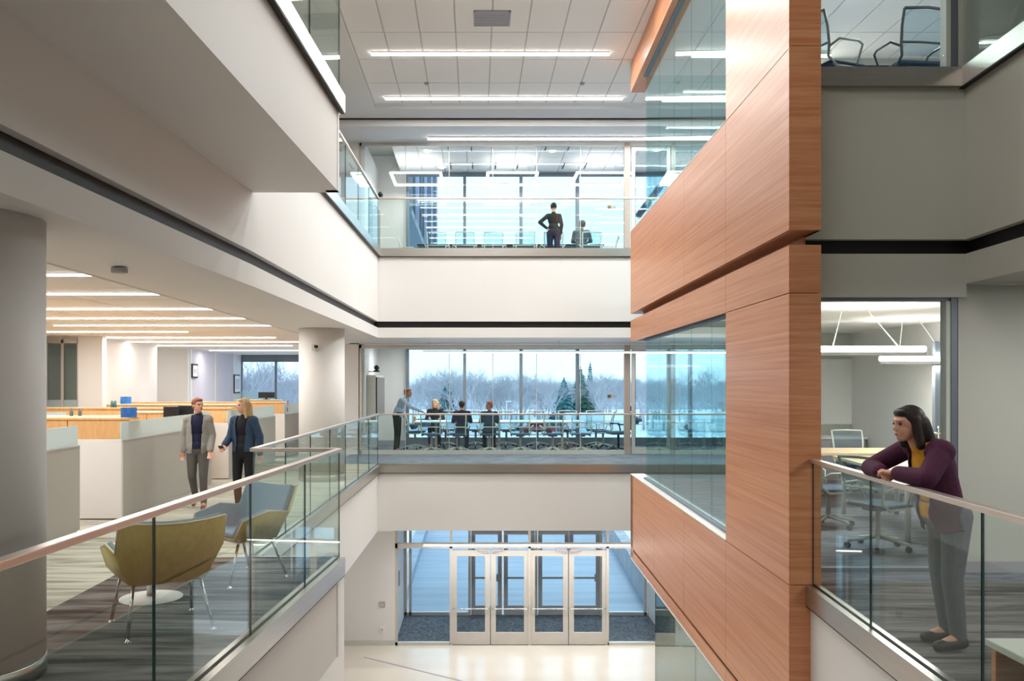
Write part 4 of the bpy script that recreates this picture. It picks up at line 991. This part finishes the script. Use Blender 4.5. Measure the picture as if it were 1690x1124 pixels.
def person(label, loc, rz, scale, J, skin='skin', top='navy', legs='gtrous', shoe='dark', hair='haird', hairstyle='short', yaw=0, pitch=0, voxel=.013, sleeve=True, coat=None, curl=.5, coat_len=.12, fem=True, name='person'):
    j = {k: V(v) for k, v in {**STAND, **J}.items()}
    t = thing(name, label, 'person', loc, rz); t.scale = (scale,) * 3
    hm = Matrix.Translation(j['head']) @ Euler((R(pitch), 0, R(yaw))).to_matrix().to_4x4()
    hp = lambda x, y, z: hm @ V((x, y, z))
    hb = lambda c, r: ('m', None, hm @ Matrix.Translation(c) @ Matrix.Diagonal((*r, 1)))
    up = (j['chest'] - j['pelvis']).normalized()
    sx = (j['sL'] - j['sR']).normalized()
    fwd = sx.cross(up).normalized()           # = toward the back or front; used only for frames
    tm = Matrix((sx, fwd, up)).transposed().to_4x4()
    tb = lambda c, r: ('m', None, Matrix.Translation(c) @ tm @ Matrix.Diagonal((*r, 1)))
    g = 0
    def torso(g):
        w = .14 if fem else .16
        return [tb(j['chest'], (w + g, .10 + g, .17 + g)), tb(j['waist'], (w - .012 + g, .095 + g, .13 + g)), tb(j['pelvis'], (.15 + g, .11 + g, .12 + g)),
                ('c', j['sL'], j['sR'], .052 + g, .052 + g), ('c', j['chest'] + up * .05, j['neck'], .075 + g, .045 + g)]
    def arms(g, cut=1.0):
        o = []
        for s in 'LR':
            o.append(('c', j['s' + s], j['e' + s], .048 + g, .040 + g))
            w = j['e' + s].lerp(j['w' + s], cut); o.append(('c', j['e' + s], w, .039 + g, .028 + g))
        return o
    def lg(g, cut=1.0):
        o = []
        for s in 'LR':
            o.append(('c', j['h' + s], j['k' + s], .080 + g, .053 + g)); o.append(('c', j['k' + s], j['k' + s].lerp(j['a' + s], cut), .052 + g, .036 + g))
        return o
    body = torso(-.006) + arms(-.004) + lg(-.006)
    body += [('c', j['neck'] - V((0, 0, .02)), hp(0, .02, -.06), .046, .044)]
    body += [hb(V((0, .012, .02)), (.074, .090, .090)), hb(V((0, -.022, -.035)), (.056, .062, .075)), hb(V((0, -.05, -.085)), (.034, .032, .026)),
             hb(V((0, -.088, -.022)), (.011, .020, .016)), hb(V((0, -.082, .0)), (.008, .012, .026)), hb(V((0, -.075, -.062)), (.022, .014, .010)), hb(V((0, -.068, .03)), (.050, .018, .012)),
             hb(V((.074, .015, -.012)), (.010, .018, .028)), hb(V((-.074, .015, -.012)), (.010, .018, .028))]
    for s in 'LR':
        body.append(('c', j['a' + s], j['t' + s], .034, .028))
        e, w = j['e' + s], j['w' + s]; d = (w - e).normalized()
        side = d.cross(V((0, 0, 1))) if abs(d.z) < .85 else d.cross(V((0, 1, 0))); side.normalize(); nr = d.cross(side).normalized()
        if nr.z > 0 and abs(d.z) < .85: nr = -nr
        pc = w + d * .055; rot = Matrix((side, d, nr)).transposed().to_4x4()
        body.append(('m', None, Matrix.Translation(pc) @ rot @ Matrix.Diagonal((.038, .05, .016, 1)))); body.append(('c', w, w + d * .03, .027, .025))
        for k, (o_, ln) in enumerate(((-.028, .062), (-.010, .074), (.010, .070), (.028, .054))):
            a0 = w + d * .092 + side * o_; a1 = a0 + (d * (1 - curl * .4) + nr * curl * .5).normalized() * ln * .5; a2 = a1 + (d * (1 - curl) + nr * curl).normalized() * ln * .5
            body.append(('c', a0, a1, .0095, .009)); body.append(('c', a1, a2, .009, .0075))
        sgn = 1 if s == 'L' else -1
        th0 = w + d * .03 + side * .03 * sgn; th1 = th0 + (d * .7 + side * .7 * sgn + nr * .3).normalized() * .035; th2 = th1 + (d * .95 + nr * .3).normalized() * .03
        body.append(('c', th0, th1, .012, .0105)); body.append(('c', th1, th2, .0105, .009))
    realise('body', body, skin, t, voxel, 1)
    topsh = torso(.010) + arms(.010, .93 if sleeve else .4)
    if coat: topsh += [tb(j['pelvis'] + up * .03, (.160, .119, .10))]
    realise('shirt', topsh, top, t, voxel + .002, 3)
    pel = [tb(j['pelvis'] - up * .02, (.158, .118, .12)), tb(j['pelvis'] + up * .07, (.148, .108, .05))] + lg(.014, .97)
    realise('trousers', pel, legs, t, voxel + .002, 2)
    sh = []
    for s in 'LR': sh += [('c', j['a' + s] + V((0, .02, -.03)), j['t' + s], .044, .036)]
    realise('shoes', sh, shoe, t, voxel, 1)
    if coat:
        cs = torso(.020) + arms(.016, .95)
        hem = j['pelvis'] - up * coat_len
        for sg in (1, -1): cs += [('c', j['chest'] + sx * .07 * sg, hem + sx * .085 * sg - up * .08, .090, .092)]
        cs += [('c', j['chest'], hem - up * .08, .110, .118)]
        o = realise('coat', cs, coat, t, voxel + .001, 3)
        b = BM(); b.from_mesh(o.data); kill = []
        for v in b.verts:
            r = v.co - j['pelvis']; u_ = r.dot(up); f_ = r.dot(fwd); x_ = r.dot(sx)
            arm_d = min((v.co - (j['e' + q].lerp(j['w' + q], k_))).length for q in 'LR' for k_ in (0, .25, .5, .75, 1))
            if arm_d < .065: continue
            if (v.co - hem).dot(up) < 0 and abs(x_) < .30: kill.append(v)
            elif abs(x_) < .058 + .03 * max(0, (u_ - .1)) / .4 and f_ > .03 + u_ * .0 and (v.co - j['neck']).dot(up) < .03: kill.append(v)
            elif (v.co - j['neck']).dot(up) > -.005 and (v.co - j['neck']).length < .12 and (v.co - j['neck']).dot(fwd) > -.02: kill.append(v)
        bmesh.ops.delete(b, geom=kill, context='VERTS'); b.to_mesh(o.data); b.free()
        so = o.modifiers.new('solid', 'SOLIDIFY'); so.thickness = .008; so.offset = 1
    hs = [hb(V((0, .024, .034)), (.083, .092, .088))]
    if hairstyle == 'long':
        hs += [('c', hp(.062, .0, .03), hp(.074, .02, -.17), .026, .024), ('c', hp(-.062, .0, .03), hp(-.074, .02, -.17), .026, .024), ('c', hp(.03, .07, .02), hp(.04, .095, -.19), .052, .045), ('c', hp(-.03, .07, .02), hp(-.04, .095, -.19), .052, .045), hb(V((0, -.035, .075)), (.058, .042, .030))]
    if hairstyle == 'bob':
        hs += [('c', hp(.066, .015, .03), hp(.08, .02, -.14), .030, .030), ('c', hp(-.066, .015, .03), hp(-.08, .02, -.14), .030, .030), ('c', hp(.035, .07, .0), hp(.06, .12, -.19), .055, .040), ('c', hp(-.035, .07, .0), hp(-.06, .12, -.19), .055, .040), ('c', hp(.0, .08, .0), hp(.0, .15, -.18), .06, .040), hb(V((0, -.03, .075)), (.062, .048, .034))]
    if hairstyle == 'short': hs += [hb(V((0, -.02, .078)), (.064, .06, .030)), hb(V((0, .06, -.02)), (.062, .045, .05))]
    if hairstyle == 'updo': hs += [hb(V((0, -.02, .080)), (.064, .06, .034)), hb(V((0, .07, .06)), (.055, .05, .05)), hb(V((.06, .02, .0)), (.02, .04, .05)), hb(V((-.06, .02, .0)), (.02, .04, .05))]
    realise('hair', hs, hair, t, max(.008, voxel - .002), 2)
    b = BM()
    for sg in (-1, 1): ball(b, hp(.030 * sg, -.072, .008), .0095, 2)
    obj('eyes', b, 'dark', t)
    b = BM(); ball(b, hp(0, -.0875, -.060), (.016, .006, .006), 2); obj('mouth', b, 'brownl', t)
    return t
def withJ(**k): return k
# leaning woman
LW = dict(pelvis=(0, .05, .88), waist=(0, .03, 1.00), chest=(0, -.01, 1.16), neck=(0, -.10, 1.31), head=(0, -.17, 1.44),
    sL=(.17, -.04, 1.27), sR=(-.17, -.06, 1.28), eL=(.29, -.20, 1.115), eR=(-.36, -.24, 1.12), wL=(.07, -.27, 1.125), wR=(-.14, -.275, 1.115),
    hL=(.09, .10, .86), hR=(-.09, .10, .86), kL=(.09, .07, .47), kR=(-.09, .09, .47), aL=(.09, .11, .08), aR=(-.09, .14, .08), tL=(.11, -.03, .03), tR=(-.10, .0, .03))
wl = person('woman in a purple cardigan leaning her forearms on the right railing', (2.97, 5.5, .006), R(-90), 1.0, LW, top='yellow', legs='jeans', hair='haird', hairstyle='bob', voxel=.008, coat='purple', curl=.6, yaw=8, pitch=6)
person('woman walking in a grey open cardigan and navy top with short auburn hair', (-3.78, 11.55, 0), R(8), .88,
    dict(kL=(.09, -.06, .50), aL=(.09, -.02, .08), tL=(.10, -.17, .03), kR=(-.085, -.02, .50), aR=(-.08, .22, .18), tR=(-.09, .12, .05), wL=(.20, -.10, .90), wR=(-.22, .02, .89), eL=(.205, .03, 1.13), eR=(-.21, .06, 1.13)),
    top='navy', legs='gtrous', shoe='brownl', hair='hairr', hairstyle='short', yaw=45, coat='greyk', coat_len=.10, voxel=.011)
person('blonde woman walking in a dark denim jacket holding a phone', (-3.06, 11.2, 0), R(-12), .88,
    dict(eR=(-.215, -.0, 1.14), wR=(-.20, -.22, 1.02), eL=(.23, .05, 1.13), wL=(.25, .02, .88), kR=(-.09, -.04, .5), aL=(.1, .16, .12), tL=(.1, .04, .04)),
    top='blackc', legs='blackc', hair='hairb', hairstyle='long', yaw=-50, coat='denim', coat_len=.04, voxel=.011)
_w = Matrix.Translation((-3.06, 11.2, 0)) @ Matrix.Rotation(R(-12), 4, 'Z') @ V((-.202 * .88, -.30 * .88, .985 * .88))
b = BM(); box(b, -.03, .03, -.006, .006, -.06, .06); o = obj('phone', b, 'dark', loc=_w); o.rotation_euler = (R(60), 0, 0); tag(o, 'black phone in the hand of the blonde woman', 'phone')
b = BM(); box(b, -.026, .026, -.008, -.006, -.054, .054); obj('screen', b, 'screen', o)
SIT = dict(pelvis=(0, 0, .55), waist=(0, .0, .68), chest=(0, -.02, .88), neck=(0, -.03, 1.05), head=(0, -.05, 1.20), sL=(.17, -.02, 1.0), sR=(-.17, -.02, 1.0),
    eL=(.23, -.12, .78), eR=(-.23, -.12, .78), wL=(.16, -.34, .80), wR=(-.16, -.34, .80), hL=(.09, -.02, .54), hR=(-.09, -.02, .54), kL=(.12, -.42, .54), kR=(-.12, -.42, .54),
    aL=(.12, -.40, .10), aR=(-.12, -.40, .10), tL=(.13, -.54, .03), tR=(-.13, -.54, .03))
person('man in a pale blue shirt standing and reaching across the lower meeting table', (-1.95, 21.1, 0), R(80), .97,
    dict(chest=(0, -.12, 1.24), waist=(0, -.03, 1.07), neck=(0, -.22, 1.38), head=(0, -.29, 1.51), sL=(.17, -.17, 1.33), sR=(-.17, -.17, 1.33), eR=(-.2, -.42, 1.15), wR=(-.16, -.68, 1.04), eL=(.24, -.06, 1.08), wL=(.2, -.16, .86)),
    top='bluesh', legs='blackc', hair='hairr', skin='skin2', hairstyle='short', fem=False)
person('light haired person seated on the window side facing the glass with a dark top', ((718 - CX) / 62.5, 22.5, .0), R(0), .97, SIT, top='blackc', legs='navy', hair='hairb', hairstyle='bob', yaw=-20)
person('person with dark hair seated with back to the glass at the lower table', ((762 - CX) / 68, 20.85, .0), R(180), .97, SIT, top='navy', legs='denim', hair='haird', hairstyle='short', fem=False)
person('man in a dark blue shirt seated at the lower table turning his head', ((808 - CX) / 68, 20.85, .0), R(180), .96, SIT, top='denim', legs='navy', hair='hairr', skin='skin2', yaw=100, fem=False)
person('woman in dark clothes standing with hand on hip in the upper meeting room', ((910 - CX) / 64.5, 21.1, L3), R(180), .97,
    dict(eR=(-.20, .08, 1.13), eL=(.36, .06, 1.20), wL=(.17, .02, 1.05), wR=(-.19, -.1, .92)), top='blackc', legs='navy', hair='haird', hairstyle='updo')
person('man in a grey blue shirt seated at the upper table looking up left', ((958 - CX) / 64.5, 21.5, L3), R(170), 1.0, SIT, top='jeans', legs='navy', hair='hairg', skin='skin2', yaw=50, pitch=-10, fem=False)

# ================================================================== OUTSIDE
b = BM(); box(b, -400, 400, YW + .3, 700, G0 - .6, G0 - .05); struct('ground_snow', b, 'snow')
b = BM(); prism(b, [(-1.97, 23.0), (4.9, 23.0), (6.2, 60), (-2.2, 60)], G0 - .3, G0); struct('path_entrance', b, 'concrete')
b = BM(); prism(b, [(-60, 62), (60, 62), (60, 80), (-60, 80)], G0 - .3, G0 - .02); struct('road', b, 'concrete')
b = BM(); prism(b, [(-2.35, 23.4), (-1.97, 23.4), (-2.05, 50), (-2.5, 50)], G0 - .1, G0 + .35); struct('kerb_left', b, 'concrete')
b = BM(); prism(b, [(4.75, 23.4), (5.1, 23.4), (6.0, 40), (5.6, 40)], G0 - .1, G0 + .75); struct('kerb_right', b, 'bark')
b = BM(); prism(b, [(5.1, 23.4), (12, 23.4), (12, 40), (6.0, 40)], G0 - .1, G0 + .72); struct('planter_snow', b, 'snow')
t = thing('bicycle_rack', 'blue slatted rack with a yellow green rail seen above the entrance doors', 'rack', (4.1, 37.5, G0))
for k in range(9):
    b = BM(); box(b, -.4 + k * .11, -.34 + k * .11, 0, .05, .1, .62); obj('slat', b, 'photo', t)
b = BM(); box(b, -.5, .65, -.02, .07, .62, .74); obj('top_rail', b, 'yellow', t)
# upper wing seen through the left bay
t = thing('building_wing', 'projecting wing of the building with vertical fins seen through the upper left window', 'building', (-2.6, 33, 8.6))
b = BM(); box(b, -6, -.12, 0, 24, 0, 9); obj('wall', b, 'screen', t)
for k in range(12):
    b = BM(); box(b, -.12, .12, k * 2.0, k * 2.0 + .16, -.2, 9); obj('fin', b, ['frame', 'frame', 'lilac'][k % 3], t)
for k in range(11):
    b = BM(); box(b, -.12, -.08, k * 2.0 + .3, k * 2.0 + 1.9, .3, 8.8); obj('window', b, 'photo' if k % 3 == 1 else 'frame', t)
b = BM(); prism(b, [(-6, -.3), (.1, -.3), (.1, 24), (-6, 24)], -.3, 0); obj('soffit', b, 'frame', t)
# trees
def branch(bm, p, d, L, r, depth, rng, sp):
    q = p + d * L
    tube(bm, [p, q], r, 3 if depth < 3 else 5, r * .6, False)
    if depth == 0: return
    for k in range(3 if depth > 1 else 3):
        a = rng.uniform(0, 2 * math.pi); tilt = rng.uniform(.25, sp)
        side = d.cross(V((math.cos(a), math.sin(a), .2))).normalized()
        nd = (d * math.cos(tilt) + side * math.sin(tilt) + V((0, 0, .12))).normalized()
        branch(bm, p.lerp(q, rng.uniform(.55, 1.0)), nd, L * rng.uniform(.62, .82), r * .58, depth - 1, rng, sp)
def bare_tree(seed, h, sp):
    rng = random.Random(seed); t = thing('bare_tree', 'x', 'tree')
    b = BM(); tube(b, [(0, 0, 0), (0, 0, h * .28)], h * .018, 6, h * .013); obj('trunk', b, 'bark', t)
    b = BM()
    for k in range(3): 
        a = rng.uniform(0, 6.28); branch(b, V((0, 0, h * .24)), V((math.cos(a) * .35, math.sin(a) * .35, 1)).normalized(), h * .24, h * .010, 5, rng, sp)
    obj('branches', b, 'bark', t); return t
trees = [bare_tree(3, 10, .8), bare_tree(8, 10, .65), bare_tree(21, 10, .95)]
first = [True] * 3
rng = random.Random(5)
spots = []
for k in range(190):
    y = 112 + 88 * (k / 190.0); x = rng.uniform(-.12, .31) * y
    spots.append((x, y, rng.uniform(.62, .84) * (1 if k % 9 else 1.2)))
for k in range(26): spots.append((rng.uniform(-8.5, -3) / 24 * 60 - 2 + rng.uniform(-4, 4), rng.uniform(60, 95), rng.uniform(.75, 1.05)))
for k in range(8): spots.append((rng.uniform(-4, 16), rng.uniform(105, 130), rng.uniform(.7, 1.0)))
for k, (x, y, s) in enumerate(spots):
    i = k % 3; lab = 'bare grey winter tree in the treeline beyond the snow' 
    if k >= 190: lab = 'bare winter tree outside the left office windows'
    if k >= 216: lab = 'nearer bare tree with open branches beyond the car park'
    g_ = {0: 'bare trees in the treeline', 1: 'bare trees outside the office windows', 2: 'nearer bare trees'}[0 if k < 190 else 1 if k < 216 else 2]
    if first[i]:
        first[i] = False; tt = trees[i]; dup.__defaults__[1].setdefault(tt.name, [(c, kids(c)) for c in kids(tt)])
    else: tt = dup(trees[i], (0, 0, 0), 0, lab)
    tt.location = (x, y, G0); tt.rotation_euler.z = rng.uniform(0, 6.28); tt['label'] = lab; tt['group'] = g_; tt.scale = (s * 1.25, s * 1.25, s)
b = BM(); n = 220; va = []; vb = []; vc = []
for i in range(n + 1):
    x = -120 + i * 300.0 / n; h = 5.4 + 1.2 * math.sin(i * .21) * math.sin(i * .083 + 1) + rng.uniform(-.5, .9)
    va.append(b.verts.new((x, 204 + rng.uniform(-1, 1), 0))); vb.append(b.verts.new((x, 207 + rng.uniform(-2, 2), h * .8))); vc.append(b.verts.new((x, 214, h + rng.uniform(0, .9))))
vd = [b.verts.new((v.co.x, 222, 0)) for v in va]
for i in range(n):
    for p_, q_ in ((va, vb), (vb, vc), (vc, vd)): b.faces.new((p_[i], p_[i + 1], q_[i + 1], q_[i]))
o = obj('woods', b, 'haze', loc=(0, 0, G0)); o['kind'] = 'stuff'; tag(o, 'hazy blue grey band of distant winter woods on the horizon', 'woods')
def spruce(label, px, Y, h, w, m='needle', seed=1):
    rng = random.Random(seed); c = (px - CX) * Y / F
    t = thing('spruce', label, 'tree', (c, Y, G0))
    b = BM(); tube(b, [(0, 0, 0), (0, 0, h * .97)], .18, 6, .03); obj('trunk', b, 'bark', t)
    b = BM(); n = 22
    for i in range(n):
        f = i / (n - 1); z = h * (.10 + .88 * f); rr = w * (1 - f) ** .85 + .12
        for k in range(11):
            a = rng.uniform(0, 6.28); L = rr * rng.uniform(.75, 1.1); dz = -L * rng.uniform(.15, .4)
            ex, ey = math.cos(a), math.sin(a); wv = L * .22 + .05
            pts = [(0, 0, z), (ex * L * .55 - ey * wv, ey * L * .55 + ex * wv, z + dz * .5), (ex * L, ey * L, z + dz), (ex * L * .55 + ey * wv, ey * L * .55 - ex * wv, z + dz * .5), (ex * L * .5, ey * L * .5, z + dz * .4 + .18 + L * .05), (ex * L * .5, ey * L * .5, z + dz * .75 - .22)]
            vs = [b.verts.new(p) for p in pts]
            for q in ((0, 1, 4), (1, 2, 4), (2, 3, 4), (3, 0, 4), (0, 5, 1), (1, 5, 2), (2, 5, 3), (3, 5, 0)): b.faces.new([vs[u] for u in q])
    obj('branches', b, m, t); return t
spruce('tallest green spruce outside, behind the right window mullion', 958, 118, 8.6, 2.7, 'needle', 2)
spruce('blue green spruce just left of the tallest one outside', 931, 112, 7.0, 2.5, 'needle2', 3)
spruce('small spruce behind the seated people outside the left bay', 737, 120, 6.6, 2.4, 'needle2', 4)
spruce('distant thin spruce top right of the tallest spruce', 974, 170, 10.6, 1.6, 'needle2', 6)
def car(label, px, Y, m, L=4.4):
    t = thing('parked_car', label, 'car', ((px - CX) * Y / F, Y, G0), R(random.uniform(-12, 12)))
    b = BM(); prof = [(-L / 2, .35), (-L / 2, .8), (-L / 2 + .7, .95), (-L / 2 + 1.2, 1.4), (L / 2 - 1.4, 1.42), (L / 2 - .6, .95), (L / 2, .82), (L / 2, .35)]
    a = [b.verts.new((x, -.85, z)) for x, z in prof]; c_ = [b.verts.new((x, .85, z)) for x, z in prof]
    b.faces.new(a); b.faces.new(list(reversed(c_)))
    for i in range(len(prof)): b.faces.new((a[i], c_[i], c_[(i + 1) % 8], a[(i + 1) % 8]))
    obj('car_body', b, m, t, .06)
    b = BM(); box(b, -L / 2 + 1.15, L / 2 - 1.5, -.862, .862, 1.0, 1.32); obj('windows', b, 'screen', t)
    for sx in (-1, 1):
        for sy in (-1, 1):
            b = BM(); tube(b, [(sx * L * .32, sy * .72, .33), (sx * L * .32, sy * .88, .33)], .33, 16); obj('wheel', b, 'tyre', t)
for k, (px, Y, m, lb) in enumerate(((838, 112, 'carw', 'white car parked outside behind the third chair'), (887, 104, 'red', 'red car parked outside between the meeting chairs'), (915, 125, 'carw', 'white car parked outside left of the spruces'), (805, 128, 'carb', 'dark blue car parked outside behind the seated man'), (1000, 118, 'carw', 'white car parked outside to the right of the spruces'), (1035, 130, 'carb', 'dark car parked outside by the glass door'), (1150, 115, 'carw', 'white car outside seen through the timber wall glass'), (700, 115, 'carb', 'dark car outside beside the standing man'))):
    car(lb, px, Y, m)
t = thing('lamp_post', 'white lamp post in the snowy car park outside', 'lamp post', ((836 - CX) * 90 / F, 90, G0))
b = BM(); cyl(b, 0, 0, 0, 4.3, .08, 10, .05); obj('pole', b, 'carw', t); b = BM(); box(b, -.1, .5, -.1, .1, 4.25, 4.38); obj('lamp_head', b, 'carw', t)
for k in range(3):
    x = rng.uniform(-40, 60); b = BM(); box(b, -3.5, 3.5, -2, 2, 0, 1.5); prism(b, [(-3.7, -2.2), (3.7, -2.2), (3.7, 2.2), (-3.7, 2.2)], 1.5, 1.65)
    o = obj('garden_shed', b, 'carw', loc=(-2 + k * 17, 104 + k * 4, G0)); tag(o, 'small pale snow roofed shed beyond the car park, %s' % ['behind the seated people', 'in the middle bays', 'seen past the glass door'][k], 'shed')
    b = BM(); a = [b.verts.new((x_, y_, z_)) for x_, y_, z_ in ((-3.7, -2.2, 1.65), (3.7, -2.2, 1.65), (3.7, 2.2, 1.65), (-3.7, 2.2, 1.65), (-3.7, 0, 2.5), (3.7, 0, 2.5))]
    for q in ((0, 1, 5, 4), (2, 3, 4, 5), (0, 4, 3), (1, 2, 5), (0, 3, 2, 1)): b.faces.new([a[u] for u in q])
    obj('roof', b, 'snow', o)
